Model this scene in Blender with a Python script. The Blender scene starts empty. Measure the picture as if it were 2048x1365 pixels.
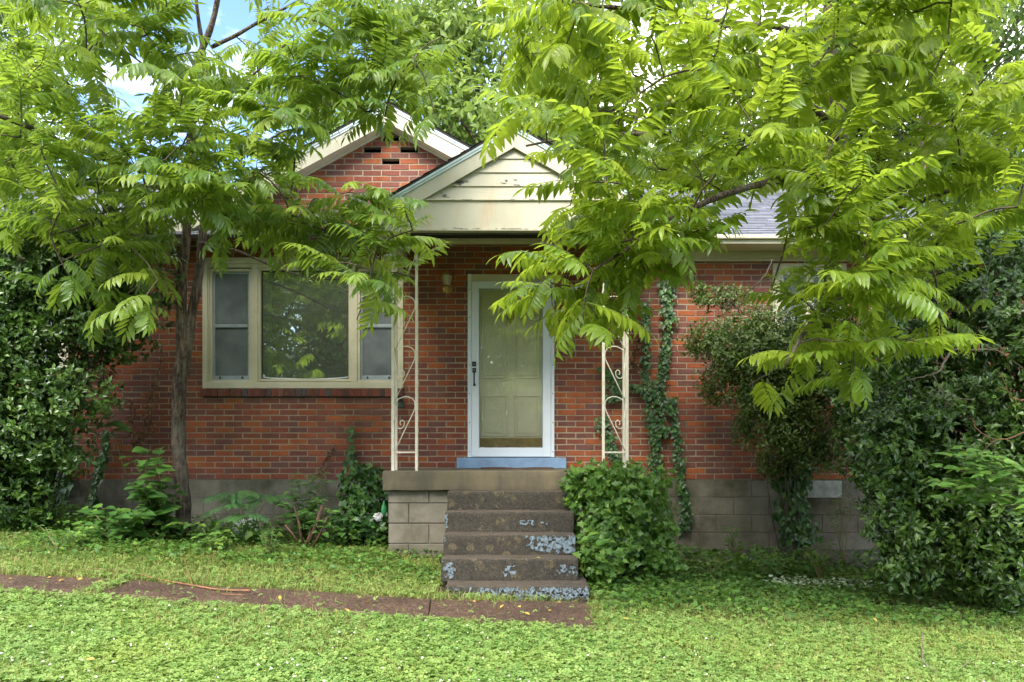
import bpy, bmesh, math, random
import numpy as np
from mathutils import Vector, Matrix, noise as mnoise

R = random.Random(7)
NR = np.random.default_rng(11)
sc = bpy.context.scene
COL = sc.collection

# ------------------------------------------------------------------ camera
ZC = 1.35            # camera height; +Y looks at the house, wall face at Y=10
F = 1740.0           # focal length in pixels of the 2048 px wide photograph
HY = 905.0           # horizon row
cam = bpy.data.cameras.new('camera')
cam.sensor_width = 36.0
cam.lens = 36.0 * F / 2048.0
cam.shift_y = (HY - 682.5) / 2048.0
cam.clip_start = 0.1
cam.clip_end = 600
cam_o = bpy.data.objects.new('camera', cam)
cam_o.location = (0, 0, ZC)
cam_o.rotation_euler = (math.radians(90), 0, 0)
COL.objects.link(cam_o)
sc.camera = cam_o

# ------------------------------------------------------------------ sky and sun
SUN_EL, SUN_AZ = math.radians(47), math.radians(197)     # azimuth from +Y, clockwise
world = bpy.data.worlds.new('World')
sc.world = world
world.use_nodes = True
wn, wl = world.node_tree.nodes, world.node_tree.links
wn.clear()
w_out = wn.new('ShaderNodeOutputWorld')
w_bg = wn.new('ShaderNodeBackground')
w_bg.inputs['Strength'].default_value = 0.15
w_sky = wn.new('ShaderNodeTexSky')
w_sky.sky_type = 'NISHITA'
w_sky.sun_disc = False
w_sky.sun_elevation = SUN_EL
w_sky.sun_rotation = SUN_AZ
w_sky.air_density = 0.7
w_sky.dust_density = 0.2
w_sky.ozone_density = 4.0
w_tc = wn.new('ShaderNodeTexCoord')
w_map = wn.new('ShaderNodeMapping')
w_map.inputs['Scale'].default_value = (1.0, 1.0, 1.9)
w_map.inputs['Location'].default_value = (0.2, 0.0, 0.4)
w_no = wn.new('ShaderNodeTexNoise')
w_no.inputs['Scale'].default_value = 2.6
w_no.inputs['Detail'].default_value = 7
w_no.inputs['Roughness'].default_value = 0.55
w_ramp = wn.new('ShaderNodeValToRGB')
w_ramp.color_ramp.elements[0].position = 0.45
w_ramp.color_ramp.elements[1].position = 0.62
w_mix = wn.new('ShaderNodeMix')
w_mix.data_type = 'RGBA'
w_mix.inputs[7].default_value = (9.7, 9.4, 8.9, 1)
wl.new(w_tc.outputs['Generated'], w_map.inputs['Vector'])
wl.new(w_map.outputs[0], w_no.inputs['Vector'])
wl.new(w_no.outputs['Fac'], w_ramp.inputs[0])
wl.new(w_ramp.outputs[0], w_mix.inputs[0])
wl.new(w_sky.outputs[0], w_mix.inputs[6])
wl.new(w_mix.outputs[2], w_bg.inputs['Color'])
wl.new(w_bg.outputs[0], w_out.inputs['Surface'])

sun = bpy.data.lights.new('sun', 'SUN')
sun.energy = 2.0
sun.angle = math.radians(26)
sun.color = (1.0, 0.95, 0.86)
sun_o = bpy.data.objects.new('sun', sun)
sd = Vector((math.sin(SUN_AZ) * math.cos(SUN_EL), math.cos(SUN_AZ) * math.cos(SUN_EL), math.sin(SUN_EL)))
sun_o.rotation_euler = sd.to_track_quat('Z', 'Y').to_euler()
sun_o.location = sd * 40
COL.objects.link(sun_o)

sc.view_settings.view_transform = 'Standard'
sc.view_settings.look = 'None'
sc.view_settings.exposure = 2.02
sc.view_settings.gamma = 1.0
sc.view_settings.use_curve_mapping = False
sc.render.engine = 'CYCLES'
sc.cycles.use_denoising = True
sc.cycles.max_bounces = 8
sc.cycles.diffuse_bounces = 4
sc.cycles.transparent_max_bounces = 12
sc.cycles.sample_clamp_indirect = 6.0

# ------------------------------------------------------------------ helpers
def P(px, py, d):
    """A point of the place: d metres in front of the camera on the sight line through a pixel."""
    return Vector(((px - 1024.0) * d / F, d, ZC - (py - HY) * d / F))

def wx(px, d=10.0): return (px - 1024.0) * d / F
def wz(py, d=10.0): return ZC - (py - HY) * d / F

def ground(x, y):
    h = 1.21 + 0.06 * max(-7, min(7, x)) + 0.03 * (7 - max(-2.0, min(11, y)))
    h -= 0.06 * math.exp(-((x + 1.1) ** 2 / 1.2 + (y - 8.9) ** 2 / 0.8))
    h -= 0.02 * mnoise.noise(Vector((x * 0.8, y * 0.8, 3.1)))
    return ZC - h

def ground_hit(px, py):
    d = 7.0
    for _ in range(30):
        d = d * 0.5 + 0.5 * (ZC - ground(wx(px, d), d)) * F / max(py - HY, 1)
    return Vector((wx(px, d), d, ground(wx(px, d), d)))

ORG = {}

def tag(o, label=None, cat=None, group=None, kind=None):
    if label: o['label'] = label
    if cat: o['category'] = cat
    if group: o['group'] = group
    if kind: o['kind'] = kind
    return o

def thing(name, label, cat, loc, group=None):
    o = bpy.data.objects.new(name, None)
    o.empty_display_size = 0.1
    o.location = loc
    COL.objects.link(o)
    ORG[o.name] = Vector(loc)
    return tag(o, label, cat, group)

def link_mesh(name, me, mat, parent, origin):
    if mat is not None and not me.materials:
        me.materials.append(mat)
    o = bpy.data.objects.new(name, me)
    COL.objects.link(o)
    if parent is not None:
        o.parent = parent
        ORG[o.name] = ORG[parent.name].copy()
    else:
        o.location = origin
        ORG[o.name] = Vector(origin)
    return o

class MB:
    """Collects shapes in world coordinates and links them as one mesh object."""
    def __init__(self):
        self.v, self.f, self.sm = [], [], []
    def add(self, vs, fs, smooth=False):
        n = len(self.v)
        self.v += [tuple(p) for p in vs]
        self.f += [tuple(i + n for i in f) for f in fs]
        self.sm += [smooth] * len(fs)
        return self
    def box(self, x0, x1, y0, y1, z0, z1, b=0.0):
        if x1 < x0: x0, x1 = x1, x0
        if y1 < y0: y0, y1 = y1, y0
        if z1 < z0: z0, z1 = z1, z0
        if b <= 0:
            vs = [(x, y, z) for x in (x0, x1) for y in (y0, y1) for z in (z0, z1)]
            fs = [(0, 1, 3, 2), (4, 6, 7, 5), (0, 4, 5, 1), (2, 3, 7, 6), (0, 2, 6, 4), (1, 5, 7, 3)]
            return self.add(vs, fs)
        bm = bmesh.new()
        bmesh.ops.create_cube(bm, size=1)
        for v in bm.verts:
            v.co = ((x0 + x1) / 2 + v.co.x * (x1 - x0), (y0 + y1) / 2 + v.co.y * (y1 - y0), (z0 + z1) / 2 + v.co.z * (z1 - z0))
        bmesh.ops.bevel(bm, geom=bm.edges[:], offset=b, segments=2, profile=0.5, affect='EDGES')
        bm.verts.index_update()
        self.add([v.co[:] for v in bm.verts], [[v.index for v in f.verts] for f in bm.faces])
        bm.free()
        return self
    def prism(self, pts, y0, y1):
        """A polygon in the XZ plane given depth along Y."""
        n = len(pts)
        vs = [(x, y0, z) for x, z in pts] + [(x, y1, z) for x, z in pts]
        fs = [tuple(range(n)), tuple(range(2 * n - 1, n - 1, -1))] + [(i, n + i, n + (i + 1) % n, (i + 1) % n) for i in range(n)]
        return self.add(vs, fs)
    def tube(self, pts, rad, n=8, cap=True):
        pts = [Vector(p) for p in pts]
        if not hasattr(rad, '__len__'): rad = [rad] * len(pts)
        vs, fs = [], []
        t0 = (pts[1] - pts[0]).normalized()
        a = t0.orthogonal().normalized()
        for i, p in enumerate(pts):
            t = (pts[min(i + 1, len(pts) - 1)] - pts[max(i - 1, 0)])
            t = t.normalized() if t.length > 1e-9 else t0
            a = (a - t * a.dot(t))
            a = a.normalized() if a.length > 1e-6 else t.orthogonal().normalized()
            b = t.cross(a)
            for k in range(n):
                an = 2 * math.pi * k / n
                vs.append(p + (a * math.cos(an) + b * math.sin(an)) * rad[i])
        for i in range(len(pts) - 1):
            for k in range(n):
                fs.append((i * n + k, i * n + (k + 1) % n, (i + 1) * n + (k + 1) % n, (i + 1) * n + k))
        if cap:
            fs.append(tuple(range(n - 1, -1, -1)))
            fs.append(tuple((len(pts) - 1) * n + k for k in range(n)))
        return self.add(vs, fs, True)
    def lathe(self, c, prof, n=12, axis='z'):
        vs, fs = [], []
        for (r, h) in prof:
            for k in range(n):
                an = 2 * math.pi * k / n
                if axis == 'z': vs.append((c[0] + r * math.cos(an), c[1] + r * math.sin(an), c[2] + h))
                else: vs.append((c[0] + r * math.cos(an), c[1] + h, c[2] + r * math.sin(an)))
        for i in range(len(prof) - 1):
            for k in range(n):
                fs.append((i * n + k, i * n + (k + 1) % n, (i + 1) * n + (k + 1) % n, (i + 1) * n + k))
        return self.add(vs, fs, True)
    def build(self, name, mat, parent=None, kind=None, origin=None):
        if parent is not None: org = ORG[parent.name]
        elif origin is not None: org = Vector(origin)
        else:
            a = np.array(self.v)
            org = Vector(((a[:, 0].min() + a[:, 0].max()) / 2, (a[:, 1].min() + a[:, 1].max()) / 2, a[:, 2].min()))
        me = bpy.data.meshes.new(name)
        me.from_pydata([(p[0] - org.x, p[1] - org.y, p[2] - org.z) for p in self.v], [], self.f)
        me.polygons.foreach_set('use_smooth', self.sm)
        bm = bmesh.new(); bm.from_mesh(me)
        bmesh.ops.recalc_face_normals(bm, faces=bm.faces)
        bm.to_mesh(me); bm.free()
        o = link_mesh(name, me, mat, parent, org)
        if kind: o['kind'] = kind
        return o

def tri_mesh(name, V, T, rnd=None, smooth=False):
    me = bpy.data.meshes.new(name)
    V = np.ascontiguousarray(V, dtype=np.float32); T = np.ascontiguousarray(T, dtype=np.int32)
    me.vertices.add(len(V)); me.vertices.foreach_set('co', V.ravel())
    me.loops.add(len(T) * 3); me.loops.foreach_set('vertex_index', T.ravel())
    me.polygons.add(len(T))
    me.polygons.foreach_set('loop_start', np.arange(0, len(T) * 3, 3, dtype=np.int32))
    me.polygons.foreach_set('loop_total', np.full(len(T), 3, dtype=np.int32))
    me.polygons.foreach_set('use_smooth', np.full(len(T), bool(smooth)))
    if rnd is not None:
        a = me.attributes.new('rnd', 'FLOAT', 'POINT')
        a.data.foreach_set('value', np.ascontiguousarray(rnd, dtype=np.float32))
    me.update(calc_edges=True)
    return me

def bake(variants, vi, M, pos, rnd):
    """Joins copies of template meshes: variants = [(V, T)], vi = index per copy, M = (n,3,3), pos = (n,3)."""
    Vs, Ts, Rs, off = [], [], [], 0
    for k, (V, T) in enumerate(variants):
        s = np.nonzero(vi == k)[0]
        if len(s) == 0: continue
        W = np.einsum('nij,vj->nvi', M[s], V) + pos[s][:, None, :]
        nv = len(V)
        Vs.append(W.reshape(-1, 3))
        Ts.append((T[None] + (np.arange(len(s)) * nv)[:, None, None]).reshape(-1, 3) + off)
        Rs.append(np.repeat(rnd[s], nv))
        off += len(s) * nv
    return np.concatenate(Vs), np.concatenate(Ts), np.concatenate(Rs)

def frames(X, U):
    """Rotation matrices (n,3,3) with columns: X direction, side, up as near U as possible."""
    X = X / np.linalg.norm(X, axis=1, keepdims=True)
    Y = np.cross(U, X); Y /= (np.linalg.norm(Y, axis=1, keepdims=True) + 1e-9)
    Z = np.cross(X, Y)
    return np.stack([X, Y, Z], axis=2)

def scatter_parts(root, piece, rest, variants, vi, M, pos, rnd, mat, keep=300, parent=None, in_frame=True, near=None):
    """The `keep` copies that show largest become objects (shared meshes); the others one part of kind stuff."""
    n = len(pos)
    d = pos[:, 1].copy()
    px = pos[:, 0] / np.maximum(pos[:, 1], .1) * F + 1024
    py = HY - (pos[:, 2] - ZC) / np.maximum(pos[:, 1], .1) * F
    score = d.copy()
    if near is not None: score = near(px, py, d)
    if in_frame:
        score = score + np.where((px > 0) & (px < 2048) & (py > 0) & (py < 1365), 0, 1000)
    order = np.argsort(score)
    keep = min(keep, n)
    ind = [i for i in order[:keep] if score[i] < 900]
    mask = np.ones(n, bool); mask[ind] = False
    par = parent or root
    o = ORG[root.name]
    if ind:
        mes = []
        for k, (V, T) in enumerate(variants):
            me = tri_mesh(piece, V, T)
            me.materials.append(mat)
            mes.append(me)
        for i in ind:
            ob = bpy.data.objects.new(piece, mes[vi[i]])
            m = M[i]
            mw = Matrix(((m[0, 0], m[0, 1], m[0, 2], pos[i, 0] - o.x), (m[1, 0], m[1, 1], m[1, 2], pos[i, 1] - o.y),
                         (m[2, 0], m[2, 1], m[2, 2], pos[i, 2] - o.z), (0, 0, 0, 1)))
            ob.parent = par
            ob.matrix_local = mw
            COL.objects.link(ob)
    if mask.any() and rest:
        V, T, Rn = bake(variants, vi[mask], M[mask], pos[mask] - np.array(o)[None], rnd[mask])
        ob = link_mesh(rest, tri_mesh(rest, V, T, Rn), mat, par, None)
        ob['kind'] = 'stuff'

# ------------------------------------------------------------------ materials
def new_mat(name):
    m = bpy.data.materials.new(name)
    m.use_nodes = True
    nt = m.node_tree
    return m, nt.nodes, nt.links, nt.nodes['Principled BSDF']

def nd(ns, t, **kw):
    n = ns.new(t)
    for k, v in kw.items():
        if k in n.inputs: n.inputs[k].default_value = v
        else: setattr(n, k, v)
    return n

def rgbmix(ns, ls, fac, a, b, blend='MIX'):
    m = ns.new('ShaderNodeMix'); m.data_type = 'RGBA'; m.blend_type = blend
    for s, i in ((fac, 0), (a, 6), (b, 7)):
        if hasattr(s, 'links'): ls.new(s, m.inputs[i])
        elif i == 0: m.inputs[0].default_value = s
        else: m.inputs[i].default_value = (*s, 1)
    return m.outputs[2]

def pos_noise(ns, ls, scale, detail=5, rough=0.6, stretch=(1, 1, 1), lo=0.4, hi=0.6):
    g = ns.new('ShaderNodeNewGeometry')
    mp = nd(ns, 'ShaderNodeMapping'); mp.inputs['Scale'].default_value = stretch
    no = nd(ns, 'ShaderNodeTexNoise', Scale=scale, Detail=detail, Roughness=rough)
    ls.new(g.outputs['Position'], mp.inputs['Vector']); ls.new(mp.outputs[0], no.inputs['Vector'])
    r = nd(ns, 'ShaderNodeMapRange'); r.inputs['From Min'].default_value = lo; r.inputs['From Max'].default_value = hi
    ls.new(no.outputs['Fac'], r.inputs['Value'])
    return r.outputs[0], no.outputs['Fac']

def bump(ns, ls, bsdf, h, strength=0.3, dist=0.01):
    b = nd(ns, 'ShaderNodeBump', Strength=strength, Distance=dist)
    ls.new(h, b.inputs['Height']); ls.new(b.outputs[0], bsdf.inputs['Normal'])

def surface(name, col, col2=None, scale=6, rough=0.7, bs=0.2, bscale=80, col3=None, scale3=1.2, stretch=(1, 1, 1), spec=0.4, metallic=0.0, lo=.4, hi=.6, lo3=.55, hi3=.7, str3=(1, 1, 1), dist=.01):
    m, ns, ls, b = new_mat(name)
    out = None
    if col2:
        f, _ = pos_noise(ns, ls, scale, 6, 0.62, stretch, lo, hi)
        out = rgbmix(ns, ls, f, col, col2)
    if col3:
        f3, _ = pos_noise(ns, ls, scale3, 6, 0.65, str3, lo3, hi3)
        out = rgbmix(ns, ls, f3, out if out is not None else col, col3)
    if out is not None: ls.new(out, b.inputs['Base Color'])
    else: b.inputs['Base Color'].default_value = (*col, 1)
    b.inputs['Roughness'].default_value = rough
    b.inputs['Specular IOR Level'].default_value = spec
    b.inputs['Metallic'].default_value = metallic
    if bs > 0:
        _, h = pos_noise(ns, ls, bscale, 4, 0.6)
        bump(ns, ls, b, h, bs, dist)
    return m

def rnd_fac(ns, ls):
    at = nd(ns, 'ShaderNodeAttribute'); at.attribute_name = 'rnd'
    oi = ns.new('ShaderNodeObjectInfo')
    ad = nd(ns, 'ShaderNodeMath', operation='ADD'); fr = nd(ns, 'ShaderNodeMath', operation='FRACT')
    ls.new(at.outputs['Fac'], ad.inputs[0]); ls.new(oi.outputs['Random'], ad.inputs[1]); ls.new(ad.outputs[0], fr.inputs[0])
    return fr.outputs[0]

def ramp(ns, ls, fac, stops, interp='LINEAR'):
    r = ns.new('ShaderNodeValToRGB'); cr = r.color_ramp; cr.interpolation = interp
    while len(cr.elements) < len(stops): cr.elements.new(0.5)
    for e, (p, c) in zip(cr.elements, stops):
        e.position = p; e.color = (*c, 1)
    ls.new(fac, r.inputs[0])
    return r.outputs[0]

def leaf_mat(name, stops, trans=(0.25, 0.42, 0.05), tf=0.4, rough=0.4, spec=0.45, noise_amt=0.35, patch=None):
    m, ns, ls, b = new_mat(name)
    c = ramp(ns, ls, rnd_fac(ns, ls), stops)
    f, _ = pos_noise(ns, ls, 9, 2, 0.5)
    dk = rgbmix(ns, ls, 1.0, c, (1 - noise_amt,) * 3, 'MULTIPLY')
    c2 = rgbmix(ns, ls, f, dk, c)
    if patch:
        fp, _ = pos_noise(ns, ls, .75, 4, .6, (1, 1, 1), .48, .68)
        pm = nd(ns, 'ShaderNodeMath', operation='MULTIPLY'); pm.inputs[1].default_value = .6; ls.new(fp, pm.inputs[0])
        c2 = rgbmix(ns, ls, pm.outputs[0], c2, patch)
    ls.new(c2, b.inputs['Base Color'])
    b.inputs['Roughness'].default_value = rough
    b.inputs['Specular IOR Level'].default_value = spec
    tr = ns.new('ShaderNodeBsdfTranslucent')
    tc = rgbmix(ns, ls, 0.6, c2, trans)
    ls.new(tc, tr.inputs['Color'])
    mx = ns.new('ShaderNodeMixShader'); mx.inputs[0].default_value = tf
    ls.new(b.outputs[0], mx.inputs[1]); ls.new(tr.outputs[0], mx.inputs[2])
    ls.new(mx.outputs[0], ns['Material Output'].inputs['Surface'])
    return m

# brick
def brick_material(name, stops):
    m, ns, ls, b = new_mat(name)
    c = ramp(ns, ls, rnd_fac(ns, ls), stops)
    f, h = pos_noise(ns, ls, 38, 6, 0.7, (0.5, 1, 1.6), .35, .7)
    c = rgbmix(ns, ls, f, c, rgbmix(ns, ls, 1.0, c, (0.68, 0.62, 0.6), 'MULTIPLY'))
    f2, _ = pos_noise(ns, ls, 1.6, 6, 0.65, (1.6, 1, .5), .46, .72)
    c = rgbmix(ns, ls, f2, c, rgbmix(ns, ls, 1.0, c, (0.6, 0.62, 0.62), 'MULTIPLY'))
    f3, _ = pos_noise(ns, ls, 210, 3, 0.7, (1, 1, 1), .66, .74)
    c = rgbmix(ns, ls, f3, c, (0.06, 0.03, 0.025))
    f4, _ = pos_noise(ns, ls, 16, 5, 0.75, (1, 1, 1), .66, .8)
    c = rgbmix(ns, ls, f4, c, (0.38, 0.27, 0.21))
    ls.new(c, b.inputs['Base Color'])
    b.inputs['Roughness'].default_value = 0.8
    b.inputs['Specular IOR Level'].default_value = 0.25
    bump(ns, ls, b, h, 0.5, 0.006)
    return m

BR = [(0.0, (0.32, 0.088, 0.042)), (0.16, (0.40, 0.118, 0.04)), (0.32, (0.27, 0.078, 0.046)), (0.5, (0.225, 0.075, 0.05)),
      (0.66, (0.20, 0.08, 0.06)), (0.82, (0.175, 0.082, 0.07)), (0.92, (0.26, 0.08, 0.048)), (1.0, (0.33, 0.095, 0.045))]
M_brick = brick_material('brick_red', BR)
M_sillbrick = brick_material('brick_sill', [(0, (.16, .05, .035)), (.4, (.22, .06, .04)), (.75, (.1, .05, .045)), (.9, (.09, .08, .085)), (1, (.28, .08, .04))])
M_mortar = surface('mortar', (0.35, 0.285, 0.20), (0.25, 0.20, 0.14), 3, 0.95, 0.5, 160, (0.14, 0.13, 0.09), 0.8, spec=.1)
M_block = surface('concrete_block', (0.235, 0.21, 0.165), (0.155, 0.14, 0.105), 5, 0.95, 0.8, 130, (0.075, 0.068, 0.04), 2.2, spec=.15, lo=.3, hi=.7, lo3=.44, hi3=.68, dist=.006)
M_blockmortar = surface('block_mortar', (0.17, 0.155, 0.12), (0.12, 0.11, 0.085), 9, 0.95, 0.3, spec=.1)
M_trim = surface('cream_paint', (0.54, 0.50, 0.37), (0.47, 0.43, 0.31), 3, 0.55, 0.12, 60, (0.40, 0.34, 0.21), 2.5, lo3=.58, hi3=.85)
M_beam = surface('weathered_cream_paint', (0.50, 0.47, 0.36), (0.43, 0.40, 0.29), 2.0, 0.6, 0.15, 40, (0.50, 0.30, 0.14), 2.6, stretch=(1, 1, .5), lo3=.60, hi3=.85, str3=(2.2, 1, .35))
M_soffit = surface('soffit_paint', (0.62, 0.58, 0.44), (0.55, 0.50, 0.37), 3, 0.7, 0.1, 50)
M_peel = surface('bare_grey_wood', (0.22, 0.21, 0.19), (0.1, 0.09, 0.075), 14, 0.9, .4, 90)
M_drip = surface('drip_edge', (0.50, 0.60, 0.58), (0.36, 0.44, 0.43), 4, 0.45, 0.05, 50)
M_door = surface('cream_door', (0.78, 0.75, 0.58), (0.74, 0.71, 0.54), 2, 0.45, 0.04, 50)
M_storm = surface('white_aluminium', (0.64, 0.69, 0.74), (0.60, 0.65, 0.70), 3, 0.4, 0.03, 50)
M_alu = surface('grey_aluminium', (0.36, 0.41, 0.45), (0.30, 0.34, 0.38), 8, 0.4, 0.03, 60, metallic=.3)
M_bluesill = surface('blue_painted_concrete', (0.20, 0.31, 0.46), (0.16, 0.25, 0.38), 6, 0.7, 0.5, 60, (0.35, .33, .30), 14, lo3=.68, hi3=.72)
M_brass = surface('old_brass', (0.46, 0.33, 0.10), (0.30, 0.21, 0.07), 18, 0.38, 0.1, 60, metallic=.85)
M_kick = surface('tarnished_brass', (0.42, 0.29, 0.08), (0.27, 0.19, 0.06), 9, 0.5, 0.15, 40, metallic=.1)
M_black = surface('black_metal', (0.012, 0.012, 0.013), None, 4, 0.35, 0)
M_blackplastic = surface('black_plastic', (0.015, 0.016, 0.02), None, 4, 0.4, .4, 12)
M_iron = surface('cream_iron_paint', (0.66, 0.61, 0.50), (0.58, 0.52, 0.40), 12, 0.45, 0.2, 90, (0.20, 0.085, 0.035), 5.5, lo3=.63, hi3=.70, str3=(6, 6, 1))
M_mat = surface('brown_mat', (0.13, 0.07, 0.05), (0.07, 0.04, 0.03), 60, 0.95, 0.8, 200)
M_bag = surface('white_plastic', (0.62, 0.64, 0.60), (0.45, 0.46, 0.42), 12, 0.35, .5, 30)
M_green = surface('green_plastic', (0.03, 0.19, 0.06), None, 4, 0.25, 0)
M_curtain = surface('white_curtain', (0.65, 0.65, 0.62), None, 4, 0.9, 0)
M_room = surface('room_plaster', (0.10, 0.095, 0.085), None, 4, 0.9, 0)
M_dark = surface('attic_wood', (0.03, 0.026, 0.022), None, 4, 0.9, 0)
M_stick = surface('bare_orange_stick', (0.26, 0.115, 0.05), (0.15, 0.075, 0.04), 14, 0.6, .3, 70)
M_deadwood = surface('grey_twig', (0.19, 0.15, 0.10), (0.09, 0.07, 0.05), 30, 0.85, .4, 90)
M_cutwood = surface('split_stump_wood', (0.14, 0.07, 0.035), (0.06, 0.035, 0.025), 14, 0.85, .8, 60, stretch=(1, 1, .3))
M_bark = surface('walnut_bark', (0.15, 0.105, 0.068), (0.035, 0.025, 0.019), 44, 0.95, 1.0, 30, (0.17, 0.15, 0.11), 3, stretch=(1, 1, .16), lo=.42, hi=.56, lo3=.5, hi3=.75, dist=.03)
M_twig = surface('twig_bark', (0.115, 0.085, 0.06), (0.06, 0.045, 0.033), 12, 0.9, .3, 80)
M_shingle = None

def shingle_material():
    m, ns, ls, b = new_mat('slate_grey_shingle')
    c = ramp(ns, ls, rnd_fac(ns, ls), [(0, (.12, .125, .15)), (.5, (.17, .175, .205)), (1, (.225, .23, .26))])
    f, h = pos_noise(ns, ls, 220, 3, .7, (1, 1, 1), .35, .65)
    c = rgbmix(ns, ls, f, c, rgbmix(ns, ls, 1.0, c, (.6, .6, .62), 'MULTIPLY'))
    ls.new(c, b.inputs['Base Color']); b.inputs['Roughness'].default_value = .9
    bump(ns, ls, b, h, .4, .004)
    return m
M_shingle = shingle_material()

def step_material():
    m, ns, ls, b = new_mat('mossy_dark_concrete')
    f, _ = pos_noise(ns, ls, 7, 8, .75, (1, 1, 1), .35, .65)
    c = rgbmix(ns, ls, f, (.022, .019, .014), (.044, .036, .024))
    g = ns.new('ShaderNodeNewGeometry')
    vo = nd(ns, 'ShaderNodeTexVoronoi', Scale=7.5); ls.new(g.outputs['Position'], vo.inputs['Vector'])
    r = nd(ns, 'ShaderNodeMapRange'); r.inputs['From Min'].default_value = .36; r.inputs['From Max'].default_value = .30
    ls.new(vo.outputs['Distance'], r.inputs['Value'])
    f4, _ = pos_noise(ns, ls, 20, 5, .7, (1, 1, 1), .42, .56)
    mm = nd(ns, 'ShaderNodeMath', operation='MULTIPLY'); ls.new(r.outputs[0], mm.inputs[0]); ls.new(f4, mm.inputs[1])
    c = rgbmix(ns, ls, mm.outputs[0], c, (.085, .068, .036))
    # tops: rusty brown colour on the treads' upper faces
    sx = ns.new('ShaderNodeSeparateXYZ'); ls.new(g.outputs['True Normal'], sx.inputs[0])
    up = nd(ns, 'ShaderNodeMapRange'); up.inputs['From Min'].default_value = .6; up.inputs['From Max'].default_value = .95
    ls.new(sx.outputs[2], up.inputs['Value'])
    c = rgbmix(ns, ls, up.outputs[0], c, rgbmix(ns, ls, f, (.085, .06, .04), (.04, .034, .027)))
    f5, _ = pos_noise(ns, ls, 45, 6, .8, (1, 1, 1), .40, .60)
    c = rgbmix(ns, ls, f5, rgbmix(ns, ls, 1.0, c, (.5, .5, .48), 'MULTIPLY'), rgbmix(ns, ls, 1.0, c, (1.35, 1.3, 1.15), 'MULTIPLY'))
    f2, h = pos_noise(ns, ls, 150, 4, .7, (1, 1, 1), .60, .68)
    c = rgbmix(ns, ls, f2, c, (.2, .18, .14))
    ls.new(c, b.inputs['Base Color']); b.inputs['Roughness'].default_value = .85
    bump(ns, ls, b, h, .9, .008)
    return m
M_step = step_material()
M_slab = surface('porch_concrete', (0.16, 0.13, 0.075), (0.095, 0.08, 0.05), 3.0, 0.9, 0.8, 130, (0.055, 0.05, 0.04), 2.2, stretch=(1, 1, .5), lo=.3, hi=.7, lo3=.45, hi3=.75, str3=(2, 1, .6), dist=.006)
M_bluepaint = surface('peeling_blue_paint', (0.165, 0.215, 0.245), (0.06, 0.075, 0.08), 45, 0.6, .3, 90)

def path_material():
    m, ns, ls, b = new_mat('exposed_aggregate')
    g = ns.new('ShaderNodeNewGeometry')
    vo = nd(ns, 'ShaderNodeTexVoronoi', Scale=75); ls.new(g.outputs['Position'], vo.inputs['Vector'])
    c = ramp(ns, ls, vo.outputs['Color'], [(0, (.032, .017, .011)), (.5, (.075, .041, .026)), (.8, (.125, .078, .05)), (1, (.22, .165, .12))])
    f, _ = pos_noise(ns, ls, 2.5, 5, .6, (1, 1, 1), .35, .7)
    c = rgbmix(ns, ls, f, c, rgbmix(ns, ls, 1.0, c, (.55, .5, .5), 'MULTIPLY'))
    ls.new(c, b.inputs['Base Color']); b.inputs['Roughness'].default_value = .6
    bump(ns, ls, b, vo.outputs['Distance'], .8, .006)
    return m
M_path = path_material()
M_soil = surface('soil_and_moss', (0.060, 0.040, 0.026), (0.05, 0.075, 0.018), 2.2, 0.95, 0.9, 40, (0.10, 0.14, 0.03), 1.1, lo3=.45, hi3=.6, dist=.03, spec=.1)

def glass_material(name, refl, tint=(0.9, 0.95, 0.93), dust=0.0):
    m, ns, ls, b = new_mat(name)
    ns.remove(b)
    t = ns.new('ShaderNodeBsdfTransparent'); t.inputs[0].default_value = (*tint, 1)
    g = ns.new('ShaderNodeBsdfGlossy'); g.inputs['Roughness'].default_value = 0.0
    g.inputs['Color'].default_value = (.95, 1, .97, 1)
    fz = nd(ns, 'ShaderNodeFresnel', IOR=1.5)
    mr = nd(ns, 'ShaderNodeMapRange'); mr.inputs['From Min'].default_value = 0.0; mr.inputs['To Min'].default_value = refl; mr.inputs['To Max'].default_value = 1.0
    ls.new(fz.outputs[0], mr.inputs['Value'])
    mx = ns.new('ShaderNodeMixShader')
    ls.new(mr.outputs[0], mx.inputs[0]); ls.new(t.outputs[0], mx.inputs[1]); ls.new(g.outputs[0], mx.inputs[2])
    _, h = pos_noise(ns, ls, 3.0, 2, .5)
    bp = nd(ns, 'ShaderNodeBump', Strength=0.025, Distance=0.01); ls.new(h, bp.inputs['Height']); ls.new(bp.outputs[0], g.inputs['Normal'])
    df_ = ns.new('ShaderNodeBsdfDiffuse'); df_.inputs[0].default_value = (.50, .52, .47, 1)
    m2 = ns.new('ShaderNodeMixShader'); m2.inputs[0].default_value = dust
    ls.new(mx.outputs[0], m2.inputs[1]); ls.new(df_.outputs[0], m2.inputs[2])
    ls.new(m2.outputs[0], ns['Material Output'].inputs['Surface'])
    return m
M_glass = glass_material('window_glass', 0.26, (.75, .8, .78), .10)
M_glass_door = glass_material('storm_glass', 0.08, (1, 1, 1), .03)
M_lampglass = glass_material('lamp_glass', 0.15)

def screen_material():
    m, ns, ls, b = new_mat('insect_screen')
    f, _ = pos_noise(ns, ls, 3.5, 4, .6, (1, 1, 1), .35, .65); ls.new(rgbmix(ns, ls, f, (.11, .125, .135), (.19, .21, .22)), b.inputs['Base Color']); b.inputs['Roughness'].default_value = .6
    t = ns.new('ShaderNodeBsdfTransparent')
    mx = ns.new('ShaderNodeMixShader'); mx.inputs[0].default_value = .22
    ls.new(b.outputs[0], mx.inputs[1]); ls.new(t.outputs[0], mx.inputs[2])
    ls.new(mx.outputs[0], ns['Material Output'].inputs['Surface'])
    return m
M_screen = screen_material()

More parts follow.
